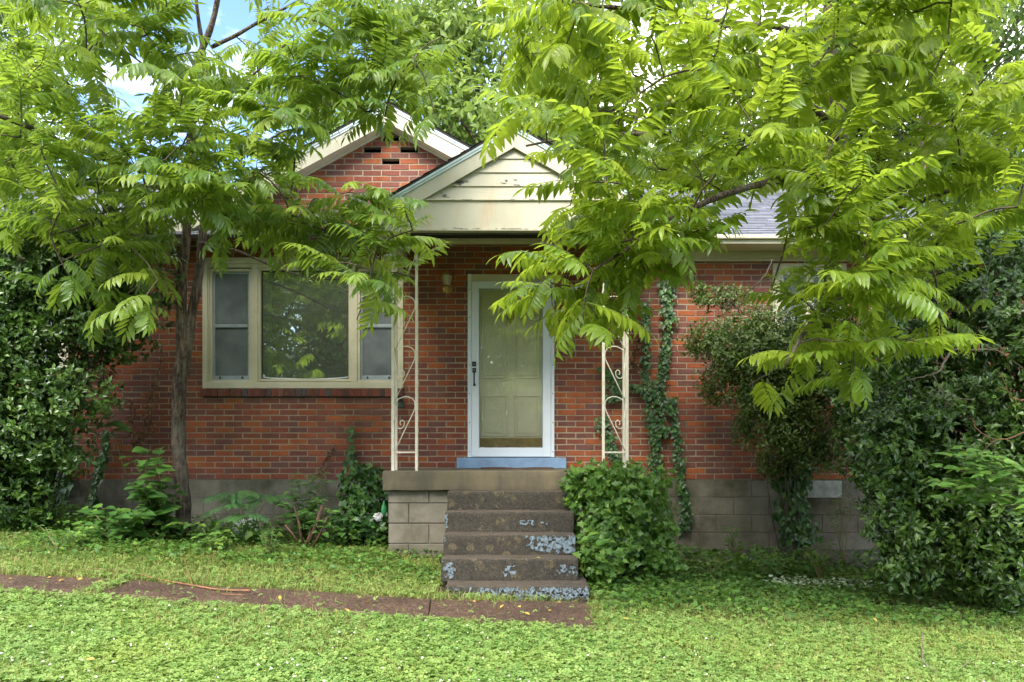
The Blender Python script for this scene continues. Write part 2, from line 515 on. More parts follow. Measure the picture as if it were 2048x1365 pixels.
M_walnut_l = leaf_mat('walnut_leaf_shade', [(0, (.085, .165, .03)), (.35, (.12, .21, .035)), (.7, (.17, .265, .04)), (.9, (.26, .34, .045)), (1, (.09, .17, .035))], (.42, .58, .05), .52, .36)
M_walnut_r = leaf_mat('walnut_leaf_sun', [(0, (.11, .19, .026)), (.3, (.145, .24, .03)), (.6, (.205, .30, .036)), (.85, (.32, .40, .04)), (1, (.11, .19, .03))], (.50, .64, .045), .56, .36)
M_holly = leaf_mat('holly_leaf', [(0, (.034, .080, .014)), (.45, (.052, .112, .019)), (.75, (.095, .18, .028)), (1, (.14, .24, .04))], (.08, .2, .02), .18, .34, .5)
M_privet = leaf_mat('privet_leaf', [(0, (.07, .11, .025)), (.5, (.10, .16, .032)), (.9, (.16, .22, .045)), (1, (.20, .20, .06))], (.15, .3, .03), .3, .35)
M_ivy = leaf_mat('ivy_leaf', [(0, (.03, .085, .02)), (.6, (.045, .12, .025)), (.9, (.08, .18, .03)), (1, (.12, .22, .035))], (.1, .25, .03), .2, .4)
M_ivy_light = leaf_mat('creeper_leaf', [(0, (.07, .16, .028)), (.6, (.115, .23, .04)), (.9, (.18, .31, .05)), (1, (.25, .35, .05))], (.2, .4, .03), .35, .42)
M_weed = leaf_mat('weed_leaf', [(0, (.05, .13, .028)), (.6, (.075, .18, .035)), (1, (.13, .26, .04))], (.18, .38, .04), .35, .42)
M_mimosa = leaf_mat('mimosa_leaf', [(0, (.06, .17, .05)), (1, (.10, .23, .05))], (.2, .4, .06), .35, .5)
M_clover = leaf_mat('clover_leaf', [(0, (.135, .24, .05)), (.5, (.19, .32, .075)), (.85, (.25, .37, .10)), (1, (.31, .40, .10))], (.30, .5, .10), .35, .5, .35, .15, (.27, .34, .06))
M_cover = leaf_mat('groundcover_leaf', [(0, (.06, .15, .025)), (.6, (.09, .20, .03)), (1, (.16, .26, .035))], (.2, .4, .04), .3, .5)
M_grass = leaf_mat('grass_blade', [(0, (.17, .24, .05)), (.5, (.25, .30, .07)), (.8, (.33, .33, .10)), (1, (.38, .31, .14))], (.34, .45, .09), .35, .5, .3, .2, (.34, .32, .09))
M_far = leaf_mat('far_leaf', [(0, (.13, .21, .045)), (.5, (.20, .29, .06)), (1, (.30, .38, .08))], (.35, .5, .08), .45, .5)
M_far_dark = leaf_mat('far_dark_leaf', [(0, (.08, .135, .028)), (.5, (.12, .19, .035)), (1, (.18, .26, .05))], (.15, .3, .04), .3, .5)
M_bright = leaf_mat('pale_shrub_leaf', [(0, (.085, .20, .035)), (.6, (.12, .25, .045)), (1, (.17, .30, .05))], (.25, .45, .05), .35, .4)
M_deadleaf = leaf_mat('dead_leaf', [(0, (.10, .045, .022)), (.5, (.17, .08, .035)), (1, (.33, .22, .12))], (.3, .15, .05), .2, .7)
M_yellow = leaf_mat('yellow_leaf', [(0, (.55, .36, .05)), (.6, (.60, .45, .10)), (1, (.45, .24, .06))], (.6, .4, .05), .2, .6)
M_flower = surface('clover_flower', (0.62, 0.64, 0.52), None, 4, .8, 0)
M_nut = surface('green_walnut', (0.30, 0.33, 0.05), (0.2, .25, .04), 20, .6, .2)

# ------------------------------------------------------------------ ground and path
xs = np.concatenate([np.linspace(-90, -12, 14), np.linspace(-11, 11, 111), np.linspace(12, 90, 14)])
ys = np.concatenate([np.linspace(-260, -3, 20), np.linspace(-2, 12, 71), np.linspace(13, 110, 16)])
gv = [(x, y, ground(x, y) + (0.012 * mnoise.noise(Vector((x * 3, y * 3, 0))) if 2 < y < 11 else 0)) for y in ys for x in xs]
nx = len(xs)
gf = [(j * nx + i, j * nx + i + 1, (j + 1) * nx + i + 1, (j + 1) * nx + i) for j in range(len(ys) - 1) for i in range(nx - 1)]
g_ = MB(); g_.add(gv, gf, True)
tag(g_.build('ground', M_soil, origin=(0, 0, 0)), kind='structure')

far_pts = [(-900, 1106), (-300, 1137), (0, 1154), (215, 1163), (440, 1178), (700, 1194), (862, 1203), (1010, 1207), (1184, 1209)]
near_pts = [(-900, 1118), (-300, 1160), (0, 1181), (215, 1193), (440, 1207), (700, 1225), (862, 1236), (1010, 1246), (1192, 1258)]
fa = [ground_hit(*p) for p in far_pts]
ne = [ground_hit(*p) + Vector((0, -.20, 0)) for p in near_pts]
path = bpy.data.objects.new('path', None); COL.objects.link(path); path.location = (0, 0, 0); ORG[path.name] = Vector((0, 0, 0))
path['kind'] = 'structure'
for a, b in ((0, 1), (1, 3), (3, 6), (6, 8)):
    m_ = MB()
    n_ = 24
    vs, fs = [], []
    for i in range(n_ + 1):
        t = a + (b - a) * (0.004 + 0.992 * i / n_)
        k = min(int(t), b - 1); u = t - k
        f_ = fa[k].lerp(fa[k + 1], u); e_ = ne[k].lerp(ne[k + 1], u)
        for w in (-0.02, 0.0, .25, .5, .75, 1.0, 1.02):
            q = f_.lerp(e_, w)
            z = ground(q.x, q.y) + 0.022 + 0.002 * mnoise.noise(Vector((q.x * 4, q.y * 4, 1)))
            if w < 0 or w > 1: z -= 0.06
            if b == 8 and i == n_ : q.x += 0.004 * math.sin(w * 20)
            vs.append((q.x, q.y, z))
    for i in range(n_):
        for w in range(6):
            fs.append((i * 7 + w, i * 7 + w + 1, (i + 1) * 7 + w + 1, (i + 1) * 7 + w))
    for i in (0, n_):
        base = i * 7
        k0 = len(vs)
        for w in range(7): vs.append((vs[base + w][0], vs[base + w][1], vs[base + w][2] - 0.05))
        for w in range(6): fs.append((base + w, base + w + 1, k0 + w + 1, k0 + w))
    m_.add(vs, fs)
    m_.build('slab', M_path, path)
near_line = [(p.x, p.y) for p in ne]
far_line = [(p.x, p.y) for p in fa]
def y_on(line, x):
    return float(np.interp(x, [p[0] for p in line], [p[1] for p in line]))
PATH_END = ne[-1].x

# ------------------------------------------------------------------ house
house = thing('brick_house', 'low red brick house with cream gables and grey shingled roof behind the walnut trees', 'house', (0, 10, ground(0, 10)))
WALL_Y = 10.0
GX, GPK, GS = -1.40, ZC + 3.95, 0.54      # cross gable: centre, top of the roof, slope
XL, XR = -8.3, 7.9
ZB = wz(959.5)                            # bottom of the brickwork
CH, BL = 0.0671, 0.2127
ZE = ZC + 2.385
openings = [(wx(406), wx(807), wz(794), wz(516)), (wx(935.5), wx(1108.6), wz(940), wz(549)),
            (wx(-70), wx(138), wz(748), wz(528)), (wx(1545), wx(1692), wz(748), wz(528))]
holes = [(-1.5, 0.0), (-2.5, 1), (-.5, 1), (-1.5, 2)]
n_courses = int((GPK - 0.10 - ZB) / CH)
hole_rows = {}
k_top = round((wz(280) - ZB) / CH - 0.5)
for hx, row in ((0, 0), (-1, 2), (1, 2), (0, 4)):
    k = k_top - row
    cx = GX + 0.005 + hx * BL
    hole_rows.setdefault(k, []).append((cx - BL / 2 + .004, cx + BL / 2 - .004))
mortar = MB()
b_pos, b_w = [], []
for k in range(n_courses):
    z0 = ZB + k * CH; z1 = z0 + CH; zm = (z0 + z1) / 2
    if z1 <= ZE: segs = [(XL, XR)]
    else:
        hw = (GPK - 0.07 - z1) / GS
        if hw <= .05: continue
        hw = min(hw, 2.75)
        segs = [(GX - hw, GX + hw)]
    cuts = [(a, b) for (a, b, c, d_) in openings if c < zm < d_] + hole_rows.get(k, [])
    for (a, b) in cuts:
        ns_ = []
        for (s, e) in segs:
            if b <= s or a >= e: ns_.append((s, e)); continue
            if a > s: ns_.append((s, a))
            if b < e: ns_.append((b, e))
        segs = ns_
    off = (0.0 if (k - k_top) % 2 == 0 else BL / 2) + GX + 0.005 - BL / 2
    for (s, e) in segs:
        mortar.box(s, e, WALL_Y + 0.0035, WALL_Y + 0.11, z0, z1)
        i0 = math.floor((s - off) / BL)
        x = off + i0 * BL
        while x < e:
            a, b = max(x + .0052, s + .0), min(x + BL - .0052, e - .0)
            if b - a > 0.025:
                b_pos.append(((a + b) / 2, z0 + CH / 2)); b_w.append(b - a)
            x += BL
wall = mortar.build('wall', M_mortar, house)

def brick_template(w, h, dep, c=0.003):
    a, b = w / 2, h / 2
    V = [(-a, 0 + c, -b), (a, c, -b), (a, c, b), (-a, c, b), (-a + c, 0, -b + c), (a - c, 0, -b + c), (a - c, 0, b - c), (-a + c, 0, b - c),
         (-a, dep, -b), (a, dep, -b), (a, dep, b), (-a, dep, b)]
    T = [(4, 5, 6), (4, 6, 7)]
    for i in range(4):
        j = (i + 1) % 4
        T += [(i, j, 4 + j), (i, 4 + j, 4 + i), (i, 8 + i, 8 + j), (i, 8 + j, j)]
    return np.array(V, float), np.array(T)
bt = brick_template(1.0, 1.0, 1.0)
def bricks(parent, centres, widths, h, y, dep, mat, keep, rest, near=None, name='brick', jit=.0022):
    n = len(centres)
    pos = np.array([(c[0], y, c[1]) for c in centres])
    pos[:, 1] += NR.uniform(-jit, jit, n)
    M = np.zeros((n, 3, 3))
    # templates per brick would waste meshes: one box with unit sides, scaled
    V, T = brick_template(.2, h, dep)
    sx = np.array(widths) / .2
    M[:, 0, 0] = sx; M[:, 1, 1] = 1; M[:, 2, 2] = 1 + NR.uniform(-.02, .02, n)
    ang = NR.normal(0, .0045, n); pos[:, 2] += NR.uniform(-.0012, .0012, n)
    M[:, 2, 0] = ang * sx; M[:, 0, 2] = -ang
    V2 = brick_template(.2, h, dep, .0045)
    scatter_parts(house if parent is not None and parent.parent else parent, name, rest, [(V, T), V2], NR.integers(0, 2, n), M, pos, NR.random(n), mat, keep, parent, near=near)
def nearness(px, py, d):
    return np.hypot((px - 900) / 1.2, (py - 800)) / 1000 + np.where((px > 405) & (px < 1215) & (py > 480), 0, .8)
bricks(wall, b_pos, b_w, CH - .0108, WALL_Y, .03, M_brick, 300, 'bricks', nearness)

# foundation of concrete blocks
found = MB(); found.box(XL, XR, WALL_Y + .0085, WALL_Y + .14, ZB - 1.2, ZB - .002)
fo = found.build('foundation', M_blockmortar, house)
c_, w_ = [], []
for r_ in range(4):
    z = ZB - .1016 - r_ * .2032 - .002
    off = .08 if r_ % 2 == 0 else .283
    x = XL + off
    while x < XR - .42:
        if not (r_ == 0 and wx(1612) - .05 < x + .2 < wx(1680) + .02):
            c_.append((x + .203, z)); w_.append(.397)
        x += .4064
V, T = brick_template(.2, .195, .03, .004)
bricks(fo, c_, w_, .195, WALL_Y + .004, .05, M_block, 300, 'blocks', name='block', jit=.002)
vent = MB(); vent.box(wx(1611), wx(1683), WALL_Y - .012, WALL_Y + .02, wz(996), wz(962), .004)
vo_ = vent.build('vent_cover', surface('pale_vent_cover', (.36, .37, .32), (.24, .25, .21), 9, .7, .3, 60), house)
# side and rear walls, interior
sw = MB()
sw.box(XL, XL + .12, WALL_Y + .12, 17.9, ZB - 1, ZE); sw.box(XR - .12, XR, WALL_Y + .12, 17.9, ZB - 1, ZE); sw.box(XL, XR, 17.9, 18.02, ZB - 1, ZE)
sw.build('side_wall', M_mortar, house)
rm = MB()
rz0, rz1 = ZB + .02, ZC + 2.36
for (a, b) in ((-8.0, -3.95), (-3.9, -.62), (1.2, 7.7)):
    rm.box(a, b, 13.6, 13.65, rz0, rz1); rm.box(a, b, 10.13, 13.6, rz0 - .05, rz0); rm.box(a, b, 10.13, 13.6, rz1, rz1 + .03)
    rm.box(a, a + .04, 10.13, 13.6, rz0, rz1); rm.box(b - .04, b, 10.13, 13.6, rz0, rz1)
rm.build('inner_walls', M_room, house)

# picture window -----------------------------------------------------
def frame_rect(mb, x0, x1, z0, z1, w, y0, y1, b=.003, wb=None, wt=None):
    wb = w if wb is None else wb; wt = w if wt is None else wt
    mb.box(x0, x1, y0, y1, z0, z0 + wb, b); mb.box(x0, x1, y0, y1, z1 - wt, z1, b)
    mb.box(x0, x0 + w, y0, y1, z0 + wb, z1 - wt, b); mb.box(x1 - w, x1, y0, y1, z0 + wb, z1 - wt, b)

def wzr(a, b): return min(wz(a), wz(b)), max(wz(a), wz(b))

def window(rect, lights, name='window', sill=True):
    """rect in pixels on the wall plane; lights = [(x0,x1,y0,y1,'sash'|'fixed')]."""
    x0, x1, y0, y1 = rect
    X0, X1, Z0, Z1 = wx(x0), wx(x1), wz(y1), wz(y0)
    m = MB()
    frame_rect(m, X0, X1, Z0, Z1, .055, WALL_Y - .022, WALL_Y + .12, .004, .075, .07)
    for (a, b, c, d_, kd) in lights:
        frame_rect(m, wx(a) - .03, wx(b) + .03, wz(d_) - .03, wz(c) + .03, .03, WALL_Y + .002, WALL_Y + .10, .002)
    # mullions
    xsn = sorted([(wx(l[0]) - .03, wx(l[1]) + .03) for l in lights])
    for (p, q) in zip(xsn[:-1], xsn[1:]):
        if q[0] - p[1] > .004: m.box(p[1] + .001, q[0] - .001, WALL_Y - .010, WALL_Y + .12, Z0 + .076, Z1 - .071, .003)
    zlo = min(wz(l[3]) for l in lights) - .03; zhi = max(wz(l[2]) for l in lights) + .03
    if zlo - (Z0 + .075) > .002: m.box(X0 + .056, X1 - .056, WALL_Y - .006, WALL_Y + .12, Z0 + .0755, zlo - .0005)
    if (Z1 - .07) - zhi > .002: m.box(X0 + .056, X1 - .056, WALL_Y - .006, WALL_Y + .12, zhi + .0005, Z1 - .0705)
    if xsn[0][0] - (X0 + .055) > .002: m.box(X0 + .0555, xsn[0][0] - .0005, WALL_Y - .003, WALL_Y + .12, zlo, zhi)
    if (X1 - .055) - xsn[-1][1] > .002: m.box(xsn[-1][1] + .0005, X1 - .0555, WALL_Y - .003, WALL_Y + .12, zlo, zhi)
    fr = m.build(name, M_trim, house)
    for (a, b, c, d_, kd) in lights:
        A, B, C, D = wx(a), wx(b), wz(d_), wz(c)
        if kd == 'sash':
            mid = (C + D) / 2 + .0
            s = MB(); frame_rect(s, A, B, C, D, .024, WALL_Y + .03, WALL_Y + .055, .002, .05)
            s.box(A + .024, B - .024, WALL_Y + .024, WALL_Y + .055, mid - .018, mid + .018, .002)
            s.build('sash', M_alu, fr)
            for (p, q) in ((C + .05, mid - .018), (mid + .018, D - .024)):
                MB().box(A + .024, B - .024, WALL_Y + .045, WALL_Y + .046, p, q).build('screen', M_screen, fr)
                MB().box(A + .024, B - .024, WALL_Y + .075, WALL_Y + .079, p, q).build('pane', M_glass, fr)
            for t in (.2, .8):
                MB().box(A + (B - A) * t - .008, A + (B - A) * t + .008, WALL_Y + .018, WALL_Y + .032, C + .012, C + .04, .002).build('latch', M_black, fr)
        else:
            s = MB(); frame_rect(s, A, B, C, D, .012, WALL_Y + .04, WALL_Y + .06, .002)
            s.build('sash', M_black, fr)
            MB().box(A + .012, B - .012, WALL_Y + .05, WALL_Y + .054, C + .012, D - .012).build('pane', M_glass, fr)
    return fr

pw = window((406, 807, 516, 777.5), [(424, 498, 543, 760, 'sash'), (521, 697, 541, 758, 'fixed'), (720, 792, 543, 760, 'sash')])
cu = MB()
n_ = 40
vs, fs = [], []
for i in range(n_ + 1):
    x = wx(519) + .10 * i / n_
    y = WALL_Y + .13 + .02 * math.sin(i * 1.3)
    vs += [(x, y, wz(757)), (x, y, wz(543))]
for i in range(n_): fs.append((2 * i, 2 * i + 2, 2 * i + 3, 2 * i + 1))
cu.add(vs, fs, True); cu.build('curtain', M_curtain, house)
# sealant strip sagging along the bottom of the middle pane
st = MB(); st.tube([(wx(523 + 172 * t), WALL_Y + .042, wz(757.5 - 3.5 * abs(2 * t - 1) ** 6 - .6 * math.sin(9 * t))) for t in np.linspace(0, 1, 30)], .006, 6)
st.build('sealant', M_storm, pw)
window((-70, 138, 528, 742), [(-48, 26, 550, 724, 'sash'), (42, 116, 550, 724, 'sash')])
window((1545, 1692, 528, 742), [(1566, 1612, 550, 724, 'sash'), (1626, 1671, 550, 724, 'sash')])
# soldier brick sills
for (a, b, top, bot) in ((402, 807, 778.2, 794), (-76, 222, 742.5, 757), (1540, 1698, 742.5, 757)):
    sb = MB(); sb.box(wx(a) + .006, wx(b) - .006, WALL_Y - .022, WALL_Y + .05, wz(bot) + .002, wz(top) - .002)
    so = sb.build('sill', M_mortar, house)
    n_ = int((wx(b) - wx(a)) / .0672)
    p_ = (wx(b) - wx(a)) / n_
    bricks(so, [(wx(a) + p_ * (i + .5), (wz(bot) + wz(top)) / 2) for i in range(n_)], [p_ - .009] * n_, wz(top) - wz(bot) - .002, WALL_Y - .034, .04, M_sillbrick, 60, 'bricks', jit=.003)

# door ----------------------------------------------------------------
dr = MB()
X0, X1 = wx(935.6), wx(1108.5)
dr.box(X0, wx(943.5), WALL_Y - .03, WALL_Y + .10, wz(915), wz(549.5), .003)
dr.box(wx(1101.7), X1, WALL_Y - .03, WALL_Y + .10, wz(915), wz(549.5), .003)
df = dr.build('door_frame', M_storm, house)
hd_ = MB(); hd_.box(X0 + .046, X1 - .041, WALL_Y - .028, WALL_Y + .10, wz(564), wz(549.8), .004); hd_.build('header', M_trim, df)
sc_ = MB()
for px_ in (939, 1105.5):
    for py_ in (580, 636, 731, 788, 846, 904):
        sc_.lathe((wx(px_), WALL_Y - .034, wz(py_)), [(0.0, 0.0), (.006, 0.0), (.006, .005)], 8, 'y')
sc_.build('screws', M_black, df)
sd_ = MB(); SX0, SX1, SZ0, SZ1 = wx(944), wx(1101.3), wz(914), wz(564.5)
GX0, GX1, GZ0, GZ1 = wx(958), wx(1085.5), wz(896.5), wz(578.5)
sd_.box(SX0, GX0, WALL_Y - .04, WALL_Y - .005, SZ0, SZ1, .004); sd_.box(GX1, SX1, WALL_Y - .04, WALL_Y - .005, SZ0, SZ1, .004)
sd_.box(GX0, GX1, WALL_Y - .039, WALL_Y - .005, SZ0, GZ0, .004); sd_.box(GX0, GX1, WALL_Y - .039, WALL_Y - .005, GZ1, SZ1, .004)
storm = sd_.build('storm_door', M_storm, house)
tr_ = MB(); frame_rect(tr_, GX0 + .001, GX1 - .001, GZ0 + .001, GZ1 - .001, .007, WALL_Y - .033, WALL_Y - .012, .001); tr_.build('glazing_bead', M_alu, storm)
MB().add([(GX0 + .002, WALL_Y - .024, GZ0 + .002), (GX1 - .002, WALL_Y - .024, GZ0 + .002), (GX1 - .002, WALL_Y - .024, GZ1 - .002), (GX0 + .002, WALL_Y - .024, GZ1 - .002)], [(0, 1, 2, 3)]).build('pane', M_glass_door, storm)
h_ = MB(); h_.box(wx(944.5), wx(952.5), WALL_Y - .052, WALL_Y - .0405, wz(734), wz(724.5), .003)
h_.box(wx(945), wx(952.5), WALL_Y - .052, WALL_Y - .0405, wz(746.5), wz(737), .003)
h_.tube([(wx(949), WALL_Y - .052, wz(744)), (wx(949), WALL_Y - .085, wz(749)), (wx(949), WALL_Y - .09, wz(760)), (wx(949), WALL_Y - .075, wz(768)), (wx(949), WALL_Y - .045, wz(771))], .008, 8)
h_.box(wx(947), wx(951.5), WALL_Y - .06, WALL_Y - .0405, wz(773), wz(768.5), .002)
h_.build('handle', M_black, storm)
for cz in (729.5, 741.5):
    MB().lathe((wx(948.7), WALL_Y - .055, wz(cz)), [(.007, 0), (.006, -.004), (0, -.005)], 10, 'y').build('lock', M_alu, storm)
DY = WALL_Y + .012
fd = MB(); fd.box(wx(944), wx(1101), DY, DY + .045, wz(915), wz(560))
front = fd.build('front_door', M_door, house)
for (a, b) in ((963, 1014), (1029, 1080)):
    for (c, d_) in ((586, 616), (632, 757.5), (791, 873)):
        r = MB(); frame_rect(r, wx(a), wx(b), wz(d_), wz(c), .016, DY - .013, DY + .001, .005)
        r.box(wx(a) + .034, wx(b) - .034, DY - .010, DY + .001, wz(d_) + .034, wz(c) - .034, .005)
        r.build('panel', M_door, front)
MB().box(wx(959), wx(1086), DY - .012, DY - .002, wz(897), wz(876.5), .001).build('kick_plate', M_kick, front)
kn = MB(); kc = (wx(1021.5), DY - .012, wz(634))
kn.prism([(kc[0] - .05, kc[2] + .03), (kc[0] + .05, kc[2] + .03), (kc[0] + .04, kc[2] - .02), (kc[0], kc[2] - .06), (kc[0] - .04, kc[2] - .02)], DY - .02, DY - .001)
kn.tube([(kc[0] - .043, DY - .025, kc[2] + .025), (kc[0] - .03, DY - .03, kc[2] - .02), (kc[0], DY - .032, kc[2] - .045), (kc[0] + .03, DY - .03, kc[2] - .02), (kc[0] + .043, DY - .025, kc[2] + .025)], .007, 8)
kn.lathe((kc[0], DY - .018, kc[2] + .03), [(.0, .06), (.008, .055), (.012, .04), (.007, .03), (.016, .018), (.02, 0)], 10)
kn.lathe((kc[0], DY - .018, kc[2] - .06), [(.014, 0), (.008, -.015), (.0, -.03)], 10)
kn.build('knocker', M_brass, front)
MB().box(wx(915), wx(1131), 9.84, WALL_Y - .004, wz(937.5, 9.84) , wz(916, 9.84), .006).build('door_step', M_bluesill, house)

# roofs ----------------------------------------------------------------
def shingles(mb_v, p0, u, v, ulen, vlen, expo=.14, tab=.30):
    """Overlapping tabs laid up a slope; u along the eave, v up the slope."""
    nrm = u.cross(v).normalized()
    if nrm.z < 0: nrm = -nrm
    k = 0; t = 0.0
    while t < vlen:
        s = -R.uniform(0, tab)
        while s < ulen:
            a, b = max(s, 0), min(s + tab - .006, ulen)
            if b > a + .01:
                lift = .011 + R.uniform(0, .004)
                te = min(t + expo + .02, vlen)
                jt = t + R.uniform(-.006, .006)
                q = [p0 + u * a + v * jt + nrm * lift, p0 + u * b + v * jt + nrm * lift, p0 + u * b + v * te + nrm * .002, p0 + u * a + v * te + nrm * .002,
                     p0 + u * a + v * jt, p0 + u * b + v * jt]
                mb_v[0] += [tuple(x) for x in q]
                n = mb_v[2]
                mb_v[1] += [(n, n + 1, n + 2), (n, n + 2, n + 3), (n + 4, n + 5, n + 1), (n + 4, n + 1, n)]
                mb_v[3] += [R.random()] * 6
                mb_v[2] += 6
            s += tab * R.choice((1, 1, .55, .7))
        t += expo; k += 1

def make_shingles(parent, planes, name='shingles'):
    acc = [[], [], 0, []]
    for p in planes: shingles(acc, *p)
    o = ORG[parent.name]
    V = np.array(acc[0]) - np.array(o)[None]
    ob = link_mesh(name, tri_mesh(name, V, np.array(acc[1]), np.array(acc[3])), M_shingle, parent, None)
    ob['kind'] = 'stuff'

EY, EZ = 9.6, ZC + 2.40
RY, RZ = 13.8, ZC + 4.13
sl = Vector((0, RY - EY, RZ - EZ)); slen = sl.length; sl.normalize()
rf = MB()
def slab_quad(mb, a, b, c, d_, th):
    n = (b - a).cross(d_ - a).normalized()
    if n.z < 0: n = -n
    vs = [a, b, c, d_, a - n * th, b - n * th, c - n * th, d_ - n * th]
    mb.add([v[:] for v in vs], [(0, 1, 2, 3), (7, 6, 5, 4), (0, 4, 5, 1), (1, 5, 6, 2), (2, 6, 7, 3), (3, 7, 4, 0)])
slab_quad(rf, Vector((XL - .4, EY, EZ)), Vector((XR + .4, EY, EZ)), Vector((XR + .4, RY, RZ)), Vector((XL - .4, RY, RZ)), .04)
slab_quad(rf, Vector((XL - .4, RY + .002, RZ)), Vector((XR + .4, RY + .002, RZ)), Vector((XR + .4, 18.4, EZ)), Vector((XL - .4, 18.4, EZ)), .04)
roof = rf.build('roof', M_dark, house)
make_shingles(roof, [(Vector((XL - .4, EY, EZ)), Vector((1, 0, 0)), sl, XR - XL + .8, slen)])
MB().box(XL - .4, XR + .4, RY - .08, RY + .08, RZ - .03, RZ + .02, .01).build('ridge_cap', M_shingle, roof)
ea = MB()
ea.box(GX + 2.80, XR + .4, EY - .012, EY + .014, ZC + 2.30, EZ - .035, .003)
ea.build('fascia', M_trim, roof); ea = MB()
ea.box(XL - .4, GX - 2.80, EY - .012, EY + .014, ZC + 2.30, EZ - .035, .003)
ea.build('fascia', M_trim, roof)
gu = MB()
for (a, b) in ((GX + 2.82, XR + .4), (XL - .4, GX - 2.82)):
    gu.box(a, b, EY - .055, EY - .013, EZ - .055, EZ - .008, .012)
gu.build('gutter', M_trim, roof)
so_ = MB()
so_.box(GX + 2.80, XR + .4, EY + .015, WALL_Y - .001, ZC + 2.302, ZC + 2.315); so_.box(XL - .4, GX - 2.80, EY + .015, WALL_Y - .001, ZC + 2.302, ZC + 2.315)
so_.build('soffit', M_soffit, roof)
fz_ = MB()
fz_.box(1.40, XR, WALL_Y - .025, WALL_Y - .002, wz(519), ZC + 2.301, .003); fz_.box(1.40, XR, WALL_Y - .032, WALL_Y - .0025, wz(524), wz(519.4), .003)
fz_.box(XL, GX - 2.54, WALL_Y - .025, WALL_Y - .002, wz(519), ZC + 2.301, .003)
fz_.build('frieze_board', M_trim, roof)

# cross gable
cg = MB(); HW = 2.80
def gable_roof(mb, cx, pk, s, hw, y0, y1, th):
    for sg in (-1, 1):
        a = Vector((cx, y0, pk)); b = Vector((cx, y1, pk)); c = Vector((cx + sg * hw, y1, pk - s * hw)); d_ = Vector((cx + sg * hw, y0, pk - s * hw))
        slab_quad(mb, a, b, c, d_, th)
gable_roof(cg, GX, GPK, GS, HW, 9.80, 14.2, .025)
cro = cg.build('gable_roof', M_dark, house)
pl = []
for sg in (-1, 1):
    vdir = Vector((-sg, 0, GS)).normalized()
    u = Vector((0, 1, 0))
    pl.append((Vector((GX + sg * HW, 9.79, GPK - GS * HW + .001)), u, vdir, 4.3, HW * math.sqrt(1 + GS * GS)))
make_shingles(cro, pl)
def rake(cx, pk, s, hw, y0, y1, top, bot, end_cut=True):
    """A pair of sloping boards under a gable edge (prisms)."""
    m = MB()
    for sg in (-1, 1):
        pts = [(cx, pk - top), (cx + sg * hw, pk - top - s * hw), (cx + sg * hw, pk - bot - s * hw), (cx, pk - bot)]
        m.prism(pts, y0, y1)
    return m
for (nm, y0, y1, t0, t1, mt) in (('drip_edge', 9.793, 9.812, .030, .052, M_drip), ('drip_edge', 9.800, 9.814, .055, .075, M_storm), ('rake_board', 9.812, 9.836, .045, .235, M_trim), ('rake_moulding', 9.975, 9.997, .235, .262, M_trim)):
    rake(GX, GPK, GS, HW - (.28 if nm == 'rake_moulding' else 0), y0, y1, t0, t1).build(nm, mt, cro)
rake(GX, GPK, GS, HW, 9.837, 9.998, .222, .234).build('rake_soffit', M_soffit, cro)
# boxed return at the left foot of the gable
rb = MB()
lx0, lx1 = GX - HW, wx(342)
rb.prism([(lx0, wz(523)), (lx1, wz(523)), (lx1, GPK - .24 - GS * (GX - lx1)), (lx0, GPK - .24 - GS * (GX - lx0))], 9.815, 9.99)
rb.prism([(lx1 - .035, wz(524)), (lx1 + .004, wz(524)), (lx1 + .004, GPK - .245 - GS * (GX - lx1)), (lx1 - .035, GPK - .245 - GS * (GX - lx1 + .035))], 9.80, 9.814)
rb.box(lx0, lx1 + .01, 9.797, 9.985, wz(526), wz(523.2), .003)
rb.build('eave_return', M_trim, cro)
rb2 = MB(); rx0, rx1 = 1.14, GX + HW
rb2.prism([(rx0, wz(523)), (rx1, wz(523)), (rx1, GPK - .24 - GS * (rx1 - GX)), (rx0, GPK - .24 - GS * (rx0 - GX))], 9.815, 9.99)
rb2.build('eave_return', M_trim, cro)

# porch roof
PPK, PS, PHW, PY = ZC + 3.16, .575, 1.36, 8.36
pr = MB(); gable_roof(pr, 0.02, PPK, PS, PHW, PY, 10.0, .025)
proof = pr.build('porch_roof', M_dark, house)
pl = []
for sg in (-1, 1):
    vdir = Vector((-sg, 0, PS)).normalized()
    pl.append((Vector((.02 + sg * PHW, PY - .008, PPK - PS * PHW + .001)), Vector((0, 1, 0)), vdir, 1.65, PHW * math.sqrt(1 + PS * PS)))
make_shingles(proof, pl)
for (nm, y0, y1, t0, t1, mt) in (('drip_edge', PY - .010, PY + .006, .028, .050, M_drip), ('drip_edge', PY - .004, PY + .008, .052, .075, M_drip), ('rake_board', PY + .008, PY + .032, .045, .225, M_beam)):
    rake(.02, PPK, PS, PHW, y0, y1, t0, t1).build(nm, mt, proof)
BZ0, BZ1 = ZC + 2.15, ZC + 2.435
z = BZ1 + .004; i = 0
SY = PY + .045
pitch = .134
while True:
    z1 = z + pitch
    hw0 = (PPK - .14 - z) / PS
    hw1 = (PPK - .14 - z1) / PS
    if hw0 < .08: break
    m = MB()
    hw1 = max(hw1, .0)
    x0, x1 = .02 - hw0, .02 + hw0
    vs = [(x0, SY, z), (x1, SY, z), (.02 + hw1, SY + .014, z1), (.02 - hw1, SY + .014, z1), (x0, SY + .016, z), (x1, SY + .016, z), (.02 + hw1, SY + .02, z1), (.02 - hw1, SY + .02, z1)]
    m.add(vs, [(0, 1, 2, 3), (7, 6, 5, 4), (0, 4, 5, 1), (1, 5, 6, 2), (2, 6, 7, 3), (3, 7, 4, 0)])
    m.build('siding_board', M_beam, proof)
    z = z1 - .001; i += 1
bmx = 1.33
bb = MB()
